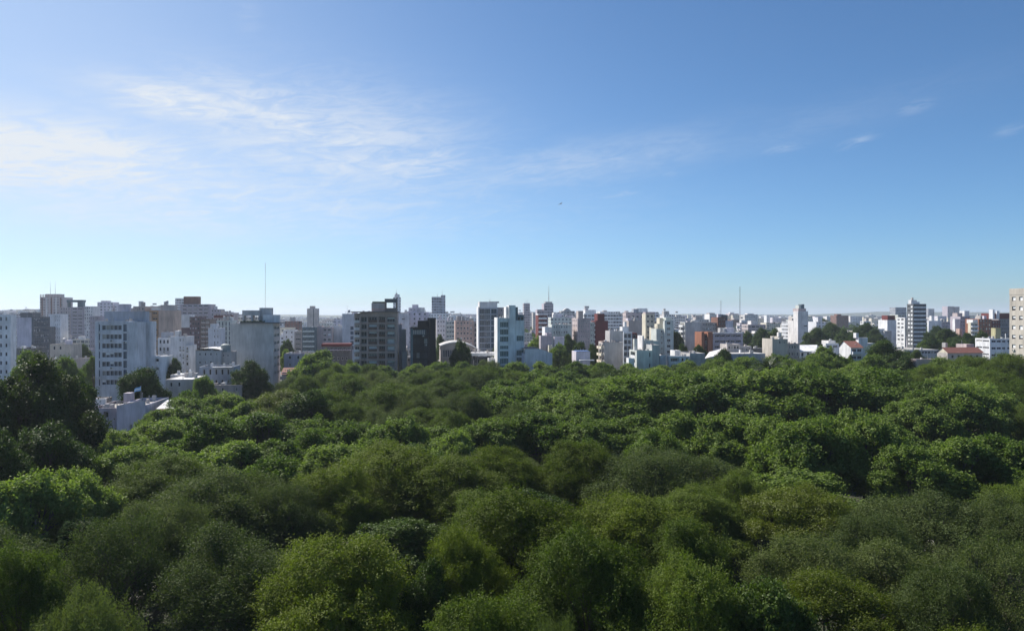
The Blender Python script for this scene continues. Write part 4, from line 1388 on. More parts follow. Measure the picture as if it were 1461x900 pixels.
lb = lobes_billow(15, 46, 8.4, 3.0, 16.4, 1.5, 2.5, rng, .75)
add_proto('huge', crown('crown', 271, lb, G['broad'], 3600, 26, .27, .19, .24, .85, droop=.2, up=.6, rough=.55, core=4200, shell=(.76, 1.24), tuft=.6), trunk_mesh(71, lb, 4.0, .45), lb)
for k in range(3):      # yellow green, layered
    rng = np.random.default_rng(180 + k)
    lb = []
    for j in range(15):
        a, q = j * 2.4, math.sqrt((j + .5) / 15)
        lb.append((np.array([math.cos(a) * q * 5.0, math.sin(a) * q * 5.0, 10.8 - 4.4 * q * q + rng.uniform(-.9, .9)]), rng.uniform(1.2, 2.1)))
    add_proto('yellow', crown('crown', 280 + k, lb, G['yellow'], 2200, 28, .19, .085, .2, .9, droop=.1, up=.5, rough=.45, squash=.5, core=700), trunk_mesh(80 + k, lb, 4.4, .26, None, 3), lb)


def conifer():
    rng = np.random.default_rng(5)
    P, Nn, A, Ls = [], [], [], []
    b = MB()
    b.tube([(0, 0, -.4), (0, 0, 6), (0, 0, 13.6)], [.42, .28, .05], BARK, 8)
    for k in range(13):
        z = 2.6 + k * .82
        reach = 6.2 * (1 - (k / 13.5)) ** .75 + .4
        for j in range(7):
            a = j * .897 + k * .6 + rng.uniform(-.2, .2)
            L = reach * rng.uniform(.75, 1.1)
            dirv = np.array([math.cos(a), math.sin(a), 0])
            sag = lambda t: z + .5 * t - .09 * t * t
            b.tube([(0, 0, z), tuple(dirv * L * .5 + np.array([0, 0, sag(L * .5)])), tuple(dirv * L + np.array([0, 0, sag(L)]))], [.1, .06, .02], BARK, 5)
            m = int(70 * L)
            t = np.sqrt(rng.uniform(.04, 1, m)) * L
            side = rng.normal(size=m) * (.22 + .16 * (L - t) + .25)
            per = np.array([-dirv[1], dirv[0], 0])
            p = dirv[None] * t[:, None] + per[None] * side[:, None]
            p[:, 2] = z + .5 * t - .09 * t * t + rng.normal(size=m) * .10 - .10 * np.abs(side)
            P.append(p)
            Nn.append(unit(np.array([0, 0, 1.0]) + rng.normal(size=(m, 3)) * .6))
            A.append(unit(dirv[None] + per[None] * np.sign(side)[:, None] * .8 + rng.normal(size=(m, 3)) * .3))
    P, Nn, A = map(np.concatenate, (P, Nn, A))
    n = len(P)
    cm = leaf_mesh('crown', P, Nn, A, .42 * rng.uniform(.6, 1.3, n), .13 * rng.uniform(.7, 1.3, n), G['conifer'])
    PROTO['conifer'] = [(cm, b.mesh('trunk'), 6.2, 13.8)]


def palm():
    rng = np.random.default_rng(9)
    b = MB()
    b.tube([(0, 0, -.4), (.05, 0, 4), (0, .05, 9), (0, 0, 12.6)], [.55, .42, .38, .5], BARK, 10)
    P, Nn, A, Ls = [], [], [], []
    for k in range(54):
        a = k * 2.39996
        el = math.radians(78 - 118 * (k / 53) ** .9)
        d = np.array([math.cos(a), math.sin(a), 0])
        L = rng.uniform(3.6, 4.6)
        K = 9
        pts = [np.array([0, 0, 12.8])]
        e = el
        for j in range(K):
            pts.append(pts[-1] + (d * math.cos(e) + np.array([0, 0, math.sin(e)])) * L / K)
            e -= .14
        b.tube([tuple(p) for p in pts[::2]], [.06, .05, .04, .03, .012][:len(pts[::2])], plain('frond_rib', (.06, .07, .03), .7), 4)
        pts = np.array(pts)
        per = np.array([-d[1], d[0], 0])
        for j in range(46):
            t = 1.2 + (K - 1.25) * j / 46
            i = int(t)
            p = pts[i] + (pts[min(i + 1, K)] - pts[i]) * (t - i)
            tg = unit((pts[min(i + 1, K)] - pts[i])[None])[0]
            for s in (-1, 1):
                ax = unit((per * s + tg * .7 + np.array([0, 0, .12]))[None])[0]
                ll = .62 * (1 - .5 * abs(t / K - .5))
                P.append(p + ax * ll * .5)
                A.append(ax)
                Nn.append(unit((np.cross(ax, tg) * s + rng.normal(size=3) * .15)[None])[0])
                Ls.append(ll)
    P, Nn, A, Ls = map(np.array, (P, Nn, A, Ls))
    cm = leaf_mesh('crown', P, Nn, A, Ls, np.full(len(P), .14), G['palm'], .1)
    PROTO['palm'] = [(cm, b.mesh('trunk'), 4.4, 17.0)]


conifer()
palm()
NAME = dict(feathery='feathery_tree', olive='feathery_tree', twiggy='grey_green_tree', greyish='grey_green_tree', plane='plane_tree', dark='dark_round_tree', huge='dark_round_tree', yellow='yellow_green_tree', conifer='conifer', palm='palm_tree')
TREES = []       # dicts of what was planted


def plant(sp, x, y, ztop, width, label=None, group=None, var=None, rnd=random.Random(3), hint=None):
    cm, tm, R, top = PROTO[sp][rnd.randrange(len(PROTO[sp])) if var is None else var % len(PROTO[sp])]
    root = bpy.data.objects.new(NAME[sp], None)
    COL.objects.link(root)
    s, sz = width / (2 * R), ztop / top
    root.location = (x, y, 0)
    root.rotation_euler = (0, 0, rnd.uniform(0, 6.283))
    e = rnd.uniform(.9, 1.12)
    root.scale = (s * e, s / e, sz)
    for n_, me in (('trunk', tm), ('crown', cm)):
        link(n_, me, root)
    tag(root, label, 'tree', group)
    TREES.append(dict(root=root, sp=sp, x=x, y=y, zt=ztop, w=width, label=label))
    return root


# (photo x, photo y of the top, photo width, distance, species, own label)
LIST = [
    (490, 768, 250, 58, 'olive', 'bright olive rounded tree alone at the bottom edge below the brown balcony tower'),
    (745, 703, 220, 70, 'olive', 'big olive dome in the bottom middle, taller half of the widest foreground mass'),
    (895, 708, 210, 74, 'olive', 'big olive dome in the bottom middle, right half of the widest foreground mass'),
    (985, 742, 170, 66, 'feathery', None), (665, 760, 150, 62, 'olive', None), (840, 760, 210, 56, 'feathery', None), (985, 800, 200, 52, 'feathery', None), (700, 850, 190, 46, 'feathery', None),
    (300, 676, 210, 86, 'greyish', 'grey olive spreading tree behind the dark limbed one at lower left'),
    (335, 752, 230, 64, 'greyish', 'grey green broad tree at lower left beside the bright olive bottom edge tree'),
    (170, 742, 160, 66, 'twiggy', 'loose tree at lower left showing its dark trunk and limbs'),
    (245, 715, 150, 76, 'greyish', None),
    (40, 678, 140, 82, 'plane', 'yellow green leafy tree at the left edge below the huge dark tree'),
    (110, 672, 110, 90, 'plane', None),
    (25, 782, 170, 54, 'feathery', 'dull olive tree filling the lower left corner of the photo'), (120, 850, 160, 46, 'greyish', None),
    (120, 735, 150, 74, 'conifer', 'dark conifer with flat layered boughs at lower left'),
    (560, 634, 200, 102, 'olive', 'long olive dome behind the dark hollow below the brown balcony tower'),
    (640, 652, 170, 98, 'olive', None), (480, 668, 150, 92, 'olive', None), (410, 690, 130, 86, 'greyish', None), 
    (575, 742, 150, 82, 'dark', None), (610, 800, 110, 60, 'dark', None),
    (705, 640, 130, 106, 'olive', None), (825, 630, 130, 108, 'olive', 'upright olive dome just before the bright plane tree row at centre'),
    (950, 640, 210, 104, 'greyish', 'wide grey olive dome right of centre before the plane tree row'), (1045, 672, 120, 96, 'feathery', None),
    (1138, 692, 155, 84, 'yellow', 'bright green rounded crown below the gap with pale ground at right'),
    (1190, 814, 215, 57, 'yellow', 'yellow green layered tree in the lower right, brightest crown there'),
    (1300, 702, 220, 82, 'greyish', 'wide grey olive tree at lower right behind the yellow green layered tree'),
    (1150, 765, 170, 68, 'greyish', None), (1280, 770, 200, 66, 'greyish', None), (1240, 735, 150, 75, 'greyish', None),
    (1440, 772, 150, 60, 'twiggy', 'greyish twiggy tree at the lower right edge'),
    (1440, 715, 150, 78, 'greyish', None), (1400, 884, 170, 42, 'yellow', 'yellow green crown cut by the bottom edge at far right'),
    (790, 886, 90, 42, 'twiggy', 'grey twiggy crown cut by the bottom edge at centre'), (1090, 830, 170, 52, 'dark', None), (1350, 810, 170, 56, 'greyish', None),
    # bright plane trees
    (300, 596, 130, 132, 'plane', None), (370, 590, 140, 138, 'plane', None), (440, 600, 130, 140, 'plane', None), (230, 600, 110, 140, 'plane', None), (270, 572, 100, 165, 'plane', None),
    (180, 640, 110, 110, 'plane', None), (250, 640, 130, 112, 'plane', None), (330, 632, 140, 115, 'plane', None), (400, 632, 130, 118, 'plane', None),
    (500, 603, 110, 135, 'plane', None), (570, 600, 120, 133, 'plane', None), (650, 618, 90, 125, 'plane', None), (700, 600, 120, 136, 'plane', None), (770, 592, 130, 138, 'plane', None),
    (840, 598, 120, 135, 'plane', None), (905, 595, 120, 136, 'plane', None), (970, 592, 130, 134, 'plane', None), (1040, 590, 140, 130, 'plane', None), (1090, 596, 120, 126, 'plane', None),
    (1150, 600, 150, 116, 'plane', 'big plane tree left of the gap with pale ground showing through'), (1235, 590, 150, 118, 'plane', 'big plane tree right above the gap with pale ground showing through'),
    (1300, 640, 110, 108, 'plane', None), (1360, 626, 140, 110, 'plane', None), (1430, 624, 140, 112, 'plane', 'plane tree with bright leaf tips at the right edge'),
    (175, 618, 100, 128, 'plane', None), (150, 655, 90, 118, 'plane', None), (215, 640, 100, 122, 'plane', None),
    (720, 555, 120, 175, 'plane', None), (800, 560, 120, 170, 'plane', None), (640, 585, 90, 150, 'feathery', None),
    # left
    (50, 507, 200, 126, 'huge', 'huge dark tree towering at the left edge, tallest of all'),
    (-20, 545, 140, 118, 'dark', None), (60, 610, 140, 106, 'dark', None), (-15, 620, 130, 98, 'dark', None), (108, 632, 80, 112, 'dark', None), (105, 548, 90, 136, 'dark', None),
    (45, 503, 60, 215, 'plane', None), (95, 512, 50, 220, 'plane', None),
    (200, 527, 76, 188, 'dark', 'dark tree behind the flag on the flat roofed house'),
    (357, 516, 64, 232, 'dark', 'round dark green tree in front of the blank grey slab'),
    (455, 502, 76, 258, 'plane', 'bright rounded tree in front of the mauve low house'),
    (290, 538, 34, 205, 'plane', 'small light green tree beside the grey low house'),
    (266, 560, 50, 180, 'plane', None), (118, 492, 34, 330, 'dark', 'dark tree between the beige stucco house and blue grey office block'), (105, 492, 30, 340, 'dark', None), (131, 510, 30, 260, 'plane', None),
    # olive band
    (400, 553, 110, 165, 'yellow', 'dark yellow layered tree left of the olive band under the grey slab'),
    (440, 560, 100, 160, 'dark', None), (500, 540, 100, 195, 'feathery', None), (555, 548, 110, 180, 'feathery', None), (600, 555, 100, 175, 'greyish', None), (540, 530, 90, 225, 'greyish', None),
    (610, 532, 80, 225, 'feathery', None), (640, 540, 90, 205, 'feathery', None), (500, 575, 100, 158, 'feathery', None), (560, 585, 100, 150, 'greyish', None), (680, 530, 80, 230, 'greyish', None),
    (470, 527, 70, 240, 'feathery', None), (660, 560, 100, 170, 'greyish', None),
    # along the city edge
    (505, 520, 50, 280, 'plane', None), (548, 523, 50, 285, 'plane', None), (590, 520, 50, 285, 'plane', None), (625, 518, 50, 285, 'plane', None), (660, 517, 48, 286, 'plane', None),
    (700, 514, 44, 300, 'greyish', 'grey green bush like crown before the white flat canopy roof'),
    (735, 518, 52, 285, 'plane', None), (775, 517, 52, 284, 'plane', None), (820, 517, 52, 282, 'plane', None), (860, 518, 52, 282, 'plane', None), (900, 520, 52, 278, 'plane', None), (940, 522, 56, 275, 'plane', None),
    (980, 523, 54, 272, 'plane', None), (1020, 515, 60, 268, 'plane', None), (1060, 512, 62, 262, 'plane', None), (1000, 530, 70, 235, 'plane', None), (930, 535, 80, 215, 'plane', None), (880, 540, 90, 205, 'plane', None),
    (1130, 515, 60, 255, 'plane', None), (1180, 497, 66, 270, 'plane', 'tall leafy tree in front of the white sloping roof house'), (1160, 520, 66, 250, 'plane', None),
    (1265, 487, 84, 285, 'dark', 'tall dark green tree between the red gabled house and banded tower'), (1240, 508, 70, 262, 'plane', None), (1290, 508, 60, 275, 'dark', None), (1222, 520, 60, 262, 'plane', None), (1212, 507, 20, 298, 'dark', None),
    (1388, 508, 70, 264, 'feathery', None), (1345, 512, 50, 266, 'plane', None), (1330, 522, 90, 230, 'feathery', None), (1390, 510, 90, 250, 'feathery', None), (1440, 505, 90, 240, 'feathery', None), (1360, 535, 100, 205, 'plane', None), (1420, 530, 110, 200, 'feathery', None), (1455, 545, 110, 185, 'feathery', None),
    (1372, 552, 130, 158, 'plane', 'dark sided plane tree standing proud at right above the bright row'),
    (1000, 534, 150, 178, 'plane', None), (1085, 530, 160, 180, 'plane', None), (1170, 534, 160, 174, 'plane', None), (1250, 530, 150, 178, 'plane', None), (915, 540, 150, 176, 'plane', None), (1305, 548, 130, 170, 'dark', None), (1040, 528, 130, 192, 'plane', None), (1130, 524, 130, 194, 'plane', None), (960, 532, 120, 192, 'dark', None),
    (262, 566, 80, 178, 'plane', None), (318, 562, 80, 185, 'plane', None), (345, 575, 90, 165, 'plane', None), (222, 588, 60, 160, 'plane', None),
    (1097, 502, 62, 205, 'palm', 'palm tree with arching fronds before the cream block with three stacks'),
]
for (x, yt, w, D, sp, lab) in LIST:
    p = at(x, yt, D)
    plant(sp, p.x, p.y, p.z, w / F * D * (1.16 if D < 112 else 1.06), lab)

NL = len(LIST)


def canopy(x, y):
    """Height of the park's canopy near a spot, from the trees already placed."""
    a = b = 0
    for t in TREES[:NL]:
        d2 = (t['x'] - x) ** 2 + (t['y'] - y) ** 2
        k = 1 / (d2 + 30) ** 1.5
        a += k * min(t['zt'], 17)
        b += k
    return a / b


fr = random.Random(21)
E1, E2 = Vector((GC, GS)), Vector((-GS, GC))
STEP = 12.8
HOLLOW = [(850, 1310, 140, 167), (1285, 1540, 116, 149), (1190, 1245, 95, 108), (520, 665, 71, 95), (585, 640, 40, 66), (1040, 1100, 40, 62)]
for i in range(-7, 19):
    for j in range(3, 27):
        a = i * STEP + (STEP / 2 if j % 2 else 0) + fr.uniform(-2.4, 2.4)
        bq = j * STEP * .92 + fr.uniform(-2.4, 2.4)
        if not (-39 < a < 184 and 32 < bq < 288) and not (-80 < a < -56 and 40 < bq < 150):
            continue
        p = E1 * a + E2 * bq
        if p.y < 36:
            continue
        x = CX + F * p.x / p.y
        if not (-70 < x < 1530):
            continue
        if any((t['x'] - p.x) ** 2 + (t['y'] - p.y) ** 2 < (4.6 + .25 * t['w'] + (1.2 if p.y < 110 else 0)) ** 2 for t in TREES):
            continue
        if not clear(p.x, p.y, 4.5):
            continue
        if any(x0 < x < x1 and d0 < p.y < d1 for x0, x1, d0, d1 in HOLLOW):
            continue                         # the hollows and paths between the rows
        zt = canopy(p.x, p.y) - fr.choice([.3, .8, 1.5, 2.4, 3.6])
        y = HY + F * (CAMH - zt) / p.y
        r = fr.random()
        if y > 690:
            sp = 'feathery' if r < .5 else 'greyish' if r < .8 else 'dark'
            if x > 1080:
                sp = 'greyish' if r < .6 else 'feathery' if r < .9 else 'yellow'
        elif y > 640:
            sp = 'feathery' if r < .55 else 'greyish' if r < .75 else 'plane'
        elif y > 585:
            sp = 'plane' if r < .85 else 'dark'
        elif x < 690:
            sp = 'feathery' if r < .6 else 'greyish' if r < .8 else 'plane'
        elif x > 1300:
            sp = 'feathery' if r < .5 else 'plane'
        else:
            sp = 'plane' if r < .75 else 'feathery' if r < .9 else 'dark'
        plant(sp, p.x, p.y, zt, fr.uniform(16, 20) if x > 840 and p.y > 130 else fr.uniform(12, 17), None)
# the park goes on a little beyond both sides of the photograph
fo = random.Random(99)
for i in range(-7, 19):
    for j in range(2, 27):
        p = E1 * (i * STEP + fo.uniform(-3, 3)) + E2 * (j * STEP * .92 + fo.uniform(-3, 3))
        a, bq = p.dot(E1), p.dot(E2)
        if not (-39 < a < 184 and 26 < bq < 288) or p.y < 26:
            continue
        x = CX + F * p.x / p.y
        if -70 <= x <= 1530 or not (-420 < x < 1880) or not clear(p.x, p.y, 4.5):
            continue
        if any((t['x'] - p.x) ** 2 + (t['y'] - p.y) ** 2 < 81 for t in TREES):
            continue
        plant(fo.choice(['feathery', 'greyish', 'plane', 'plane']), p.x, p.y, canopy(p.x, p.y) - fo.uniform(.3, 3), fo.uniform(12, 16), 'leafy park tree standing just beyond the %s edge of the photo' % ('left' if x < 0 else 'right'))
N_PARK = len(TREES)

# trees standing among the city blocks
CITY_TREES = [
    (658, 488, 31, 306, 'dark', 'round dark tree standing in front of the curved roof hall'),
    (712, 494, 18, 350, 'dark', 'tree showing between the tall glass slab and white twin block'),
    (797, 493, 40, 330, 'plane', 'bright green tree right of the lilac warehouse'), (765, 483, 22, 352, 'plane', 'pale green tree left of the low lilac house'),
    (826, 489, 26, 350, 'dark', 'tree left of the beige blank wall behind the blue roof'), (845, 492, 20, 340, 'dark', 'dark tree touching the beige blank wall'), (812, 478, 12, 380, 'dark', 'small dark tree right of the low lilac house'),
    (573, 497, 14, 345, 'dark', 'small dark tree between the brown tower and black glass block'), (629, 478, 16, 420, 'dark', 'dark tree right of the black glass block'),
    (974, 492, 22, 345, 'dark', 'green tree at the foot of the grey slab with sunlit balconies'), (1000, 494, 22, 345, 'dark', 'dark tree left of the orange red brick block'), (965, 474, 12, 420, 'dark', 'narrow dark tree beside the pale green stepped tower'),
    (1032, 499, 24, 300, 'dark', 'dark bushy tree on the long grey sheds'),
    (408, 486, 22, 400, 'dark', 'dark tree right of the blank grey slab'), (411, 500, 16, 320, 'plane', 'yellow green tree right of the blank grey slab'), (500, 515, 22, 300, 'plane', 'small green tree at the left foot of the brown balcony tower'),
    (1086, 470, 36, 480, 'dark', 'dark tree mass left of the cream block with three stacks'), (1065, 474, 30, 500, 'dark', None), (1106, 470, 18, 480, 'dark', None),
    (1165, 468, 46, 480, 'dark', 'dark tree right of the narrow white tower'), (1185, 462, 44, 560, 'dark', None), (1205, 470, 36, 520, 'dark', None), (1172, 456, 30, 760, 'dark', None), (1235, 462, 46, 540, 'dark', 'dark tree left of the white block with the red top'), (1250, 470, 36, 500, 'dark', None),
    (1222, 470, 26, 460, 'dark', None),
    (1337, 466, 44, 500, 'dark', 'dark green tree right of the banded tower'), (1352, 470, 44, 440, 'dark', None), (1378, 476, 40, 420, 'dark', None), (1398, 474, 34, 440, 'dark', None), (1330, 480, 30, 420, 'dark', None), (1318, 487, 26, 400, 'plane', None), (1365, 483, 44, 400, 'dark', None),
    (1310, 500, 40, 300, 'dark', None), (248, 512, 22, 262, 'dark', None), (272, 498, 12, 330, 'dark', None),
]
for (x, yt, w, D, sp, lab) in CITY_TREES:
    p = at(x, yt, D)
    plant(sp, p.x, p.y, max(p.z, 4), max(w / F * D * 1.05, .6 * p.z), lab)
# ------------------------------------------------------------------ the rest of the city
cr = random.Random(77)


def skyline(x):
    """Photo height of the general skyline at a photo column."""
    K = [(-80, 444), (60, 440), (140, 443), (200, 437), (310, 446), (400, 457), (470, 456), (520, 446), (600, 444), (680, 448), (760, 444), (830, 446), (900, 446), (960, 448), (1060, 449), (1140, 450), (1250, 451), (1330, 450), (1540, 448)]
    for (a, p), (b_, q) in zip(K, K[1:]):
        if a <= x <= b_:
            return p + (q - p) * (x - a) / (b_ - a)
    return 448


COLS = [('white', 6), ('offwhite', 6), ('cream', 4), ('beige', 3), ('lilac', 4), ('paleblue', 4), ('pinkgrey', 4), ('palegreen', 3), ('concrete', 3), ('grey', 2), ('brick', 1), ('lavgrey', 2), ('peach', 1), ('midgrey', 1)]
COLW = [c for c, w in COLS for _ in range(w)]
WORD = dict(white='white', offwhite='off white', cream='cream', beige='beige', lilac='pale lilac', paleblue='pale blue', pinkgrey='pinkish grey', palegreen='pale green', concrete='concrete grey', grey='grey', brick='brick red', lavgrey='mauve grey', peach='peach', midgrey='mid grey')
FILL = []


def filler(x, D, ytop, wpx, kind, col):
    b = Building(kind, None, x - wpx / 2, D)
    w = wpx / F * D
    d = min(cr.uniform(.7, 1.3) * max(w, 8), 22)
    zt = CAMH - (ytop - HY) / F * D
    st = (cr.choice([2.6, 3.0, 3.4, 4.0]), cr.choice([0, 0, 1]))
    far = D > 420
    V = b.vol_m(0, w, 0, d, 0, zt, col, far=st if far else None, f=None if far else Wn(max(1, int(w / 3.4)), .42, 1.3, miss=.3, frame=cr.choice(['white', 'grey', 'brick'])), roof=cr.choice(['roofgrey', 'roofpale', 'taupe']))
    r = cr.random()
    if zt > 14 and r < .8:
        hw, q = w * cr.uniform(.25, .55), cr.uniform(.05, .6)
        u = q * (w - hw)
        b.box('roof_housing', u + .1, u + hw, d * .2, d * .7, V['zr'] + .003, V['zr'] + cr.uniform(2.2, 4.8), cr.choice([col, 'concrete', 'offwhite', 'grey']))
        if r < .3:
            hw *= .4
            b.box('water_tank', u + .2, u + .2 + max(hw, 1.2), d * .3, d * .3 + 2.2, V['zr'] + 4.81, V['zr'] + 6.6, cr.choice(['concrete', 'grey', 'midgrey']))
    elif zt <= 14 and r < .6:
        b.box('roof_housing', w * .2, w * .2 + min(3.5, w * .4), d * .3, d * .3 + 3, V['zr'] + .003, V['zr'] + 2.6, cr.choice([col, 'white', 'concrete']))
    FILL.append(dict(root=b.root, x=x, D=D, col=col, zt=zt, kind=kind))


NLR = len(LRECT)


def covers(x, ytop, wpx, D):
    """Would it cover a placed building that stands behind it?"""
    for x0, x1, yt, Dl in LRECT[:NLR]:
        if D < Dl + 5 and x - wpx * .6 < x1 + 1 and x + wpx * .7 > x0 - 1 and ytop < yt + 42:
            return True
    return False


n_try = 0
plan = []
# tall blocks of the skyline
while len(plan) < 190 and n_try < 7000:
    n_try += 1
    x = cr.uniform(-60, 1520)
    p_keep = 1.0 if x < 960 else .42
    if cr.random() > p_keep:
        continue
    D = cr.uniform(620, 1900) if x < 960 else cr.uniform(750, 2400)
    P = at(x, HY, D)
    if not clear(P.x, P.y, 13):
        continue
    yt = skyline(x) + abs(cr.gauss(0, 5)) - 1.5 + (3 if cr.random() < .4 else 0)
    w = cr.uniform(11, 26) / D * F
    if covers(x, yt, w, D):
        continue
    FOOT.append((P.x, P.y, 11))
    plan.append((x, D, yt, max(5, w), 'tower_block' if yt < 446 else 'apartment_block', cr.choice(COLW)))
n_tall = len(plan)
# middle distance: lower blocks and houses
n_try = 0
while len(plan) < n_tall + 200 and n_try < 9000:
    n_try += 1
    x = cr.uniform(-60, 1520)
    D = cr.uniform(345, 900)
    if x < 940 and cr.random() < .45:
        continue
    P = at(x, HY, D)
    r = 8
    if not clear(P.x, P.y, r):
        continue
    if any(abs(t['x'] - P.x) < 9 and abs(t['y'] - P.y) < 9 for t in TREES):
        continue
    z = cr.uniform(6, 12) if x > 940 else cr.uniform(7, 20)
    if x > 940 and D > 480 and cr.random() < .22:
        z = cr.uniform(14, 24)
    yt = HY + F * (CAMH - z) / D
    w = cr.uniform(8, 17) / D * F
    if covers(x, yt, w, D):
        continue
    FOOT.append((P.x, P.y, 8))
    plan.append((x, D, yt, w, 'house' if z < 12 else 'apartment_block', cr.choice(COLW)))
for q in plan:
    filler(*q)

# small trees between the far roofs
tr = random.Random(5)
n = 0
for _ in range(900):
    if n >= 70:
        break
    x, D = tr.uniform(-40, 1500), tr.uniform(380, 1300)
    if x < 960 and tr.random() < .75:
        continue
    P = at(x, HY, D)
    if not clear(P.x, P.y, 5):
        continue
    plant(tr.choice(['dark', 'dark', 'feathery']), P.x, P.y, tr.uniform(8, 13), tr.uniform(9, 16))
    FOOT.append((P.x, P.y, 5))
    n += 1

# what lies beyond is one mass nobody could count
mb = MB()
dr = np.random.default_rng(4)
fm = [facademat(c, 3.2, 0) for c in ('white', 'offwhite', 'lilac', 'concrete', 'cream')]
for k in range(5200):
    D = 1500 * (1 + 3.2 * dr.random() ** 1.6)
    x = dr.uniform(-120, 1580)
    X = (x - CX) / F * D
    sl = skyline(min(max(x, -80), 1540))
    zt = min(CAMH + (HY - (sl + .3 + abs(dr.normal()) * 3.4)) / F * D, 58) if dr.random() < .62 else dr.uniform(6, 14)
    if x > 960 and dr.random() < .5:
        zt = dr.uniform(5, 13)
    zt = max(zt, 5)
    w, d = dr.uniform(9, 24), dr.uniform(9, 20)
    mb.box(X, X + w, D, D + d, 0, zt, fm[dr.integers(5)], skip='b')
o = link('distant_city', mb.mesh('distant_city'))
tag(o, 'hazy mass of far city blocks along the horizon', 'city', kind='stuff')
# far tree cover between the distant houses: leaf clumps by the thousand
n = 26000
D = 700 * (1 + 6.5 * dr.random(n) ** 1.5)
X = dr.uniform(-.72, .76, n) * D
keep = (dr.random(n) < np.where(X / D > .2, 1, .35))
D, X = D[keep], X[keep]
n = len(D)
hub = dr.integers(0, 40, n)
P = np.stack([X, D, dr.uniform(2, 11, n)], 1)
o = link('distant_trees', leaf_mesh('distant_trees', P, unit(dr.normal(size=(n, 3)) + np.array([0, -.6, .6])), unit(dr.normal(size=(n, 3))), dr.uniform(3, 8, n), dr.uniform(3, 6, n), G['dark']))
tag(o, 'far tree cover scattered between the distant houses', 'trees', kind='stuff')


# ------------------------------------------------------------------ labels for what was placed in numbers
ORD = ['first', 'second', 'third', 'fourth', 'fifth', 'sixth', 'seventh', 'eighth', 'ninth', 'tenth', 'eleventh', 'twelfth', 'thirteenth', 'fourteenth', 'fifteenth', 'sixteenth', 'seventeenth', 'eighteenth', 'nineteenth', 'twentieth']
TW = dict(olive='fresh feathery tree', twiggy='twiggy grey tree', huge='dark huge tree', feathery='olive feathery tree', greyish='grey green tree', plane='leafy plane tree', dark='dark dense tree', yellow='yellow green tree', conifer='dark conifer', palm='palm')
AN = sorted({(ax, nm) for ax, D, nm in ANCH})


def anchor(x):
    return min(AN, key=lambda a: abs(a[0] - x))[1]


bins = {}
for i, t in enumerate(TREES):
    if t['label']:
        continue
    x = px_of((t['x'], t['y'], t['zt']))[0]
    bins.setdefault((t['sp'], anchor(x), i < N_PARK), []).append(t)
for (sp, an, park), ts in bins.items():
    ts.sort(key=lambda t: -t['y'])
    for k, t in enumerate(ts):
        if park:
            lab = '%s below %s, %s' % (TW[sp], an, 'the only one' if len(ts) == 1 else ORD[k] + ' from the city')
        else:
            lab = '%s among roofs near %s%s' % (TW[sp], an, '' if len(ts) == 1 else ', %s nearest' % ORD[len(ts) - 1 - k])
        tag(t['root'], lab, 'tree')
for i, t in enumerate(TREES):
    t['root']['group'] = ('trees filling the park' if i < N_PARK else 'trees among the city blocks')
bins = {}
for q in FILL:
    bins.setdefault((q['col'], q['kind'], anchor(q['x'])), []).append(q)
FW = dict(tower_block='tall block', apartment_block='mid-rise block', house='low house')
for (c, kd, an), qs in bins.items():
    qs.sort(key=lambda q: q['x'])
    for k, q in enumerate(qs):
        pos = '' if len(qs) == 1 else ', %s from its left' % ORD[k]
        tag(q['root'], '%s %s near %s%s' % (WORD[c], FW[kd], an, pos), 'building' if kd != 'house' else 'house', 'blocks and houses of the city behind')

# ------------------------------------------------------------------ ground
def sheet(name, pts, z, mat, label=None, kind='structure', cat=None):
    b = MB()
    b.poly([(p[0], p[1], z) for p in pts], mat)
    o = link(name, b.mesh(name))
    tag(o, label, cat, kind=kind)
    return o


def groundmat(name, c1, c2, sc):
    m, nt, out = new_mat(name)
    b = N(nt, 'BsdfPrincipled', i_Roughness=.9)
    tc = N(nt, 'TexCoord')
    n = N(nt, 'TexNoise', i_Scale=sc, i_Detail=6.0)
    nt.links.new(tc.outputs['Object'], n.inputs['Vector'])
    nt.links.new(mix_rgb(nt, n.outputs['Fac'], c1, c2), b.inputs['Base Color'])
    nt.links.new(b.outputs[0], out.inputs[0])
    return m


R_ = 15000
sheet('ground', [(-R_, -300), (R_, -300), (R_, R_), (-R_, R_)], 0, groundmat('city_ground', (.06, .06, .06), (.16, .15, .14), .05))
gp = lambda a, b_: tuple(E1 * a + E2 * b_)
sheet('park_ground', [gp(-40, -40), gp(187, -40), gp(187, 292), gp(-40, 292)], .004, groundmat('park_soil', (.02, .03, .012), (.055, .055, .03), .12))
asph = groundmat('asphalt', (.045, .045, .047), (.07, .07, .07), .6)
pave = groundmat('pavement', (.22, .21, .20), (.32, .31, .29), .8)
sheet('street', [gp(-53, -40), gp(-43, -40), gp(-43, 2000), gp(-53, 2000)], .008, asph)
for a0, a1 in ((-56, -53), (-43, -40)):
    m = MB()
    p = [gp(a0, -40), gp(a1, -40), gp(a1, 292), gp(a0, 292)]
    m.poly([(*q, .13) for q in p], pave)
    for k in range(4):
        q, r = p[k], p[(k + 1) % 4]
        m.quad((*q, .0), (*r, .0), (*r, .13), (*q, .13), pave)
    tag(link('pavement', m.mesh('pavement')), kind='structure')
sheet('street', [gp(-300, 293), gp(500, 293), gp(500, 301), gp(-300, 301)], .012, asph)
pathm = groundmat('pale_path', (.16, .15, .13), (.26, .245, .22), .5)
c = at(1215, 667, 103)
sheet('path', [(c.x - 8, 86), (c.x + 12, 86), (c.x + 16, 116), (c.x - 7, 116)], .012, pathm)
c = at(110, 770, 70)
sheet('path', [(c.x - 5, 66), (c.x + 1, 62), (c.x + 1, 92), (c.x - 6, 92)], .012, pathm)

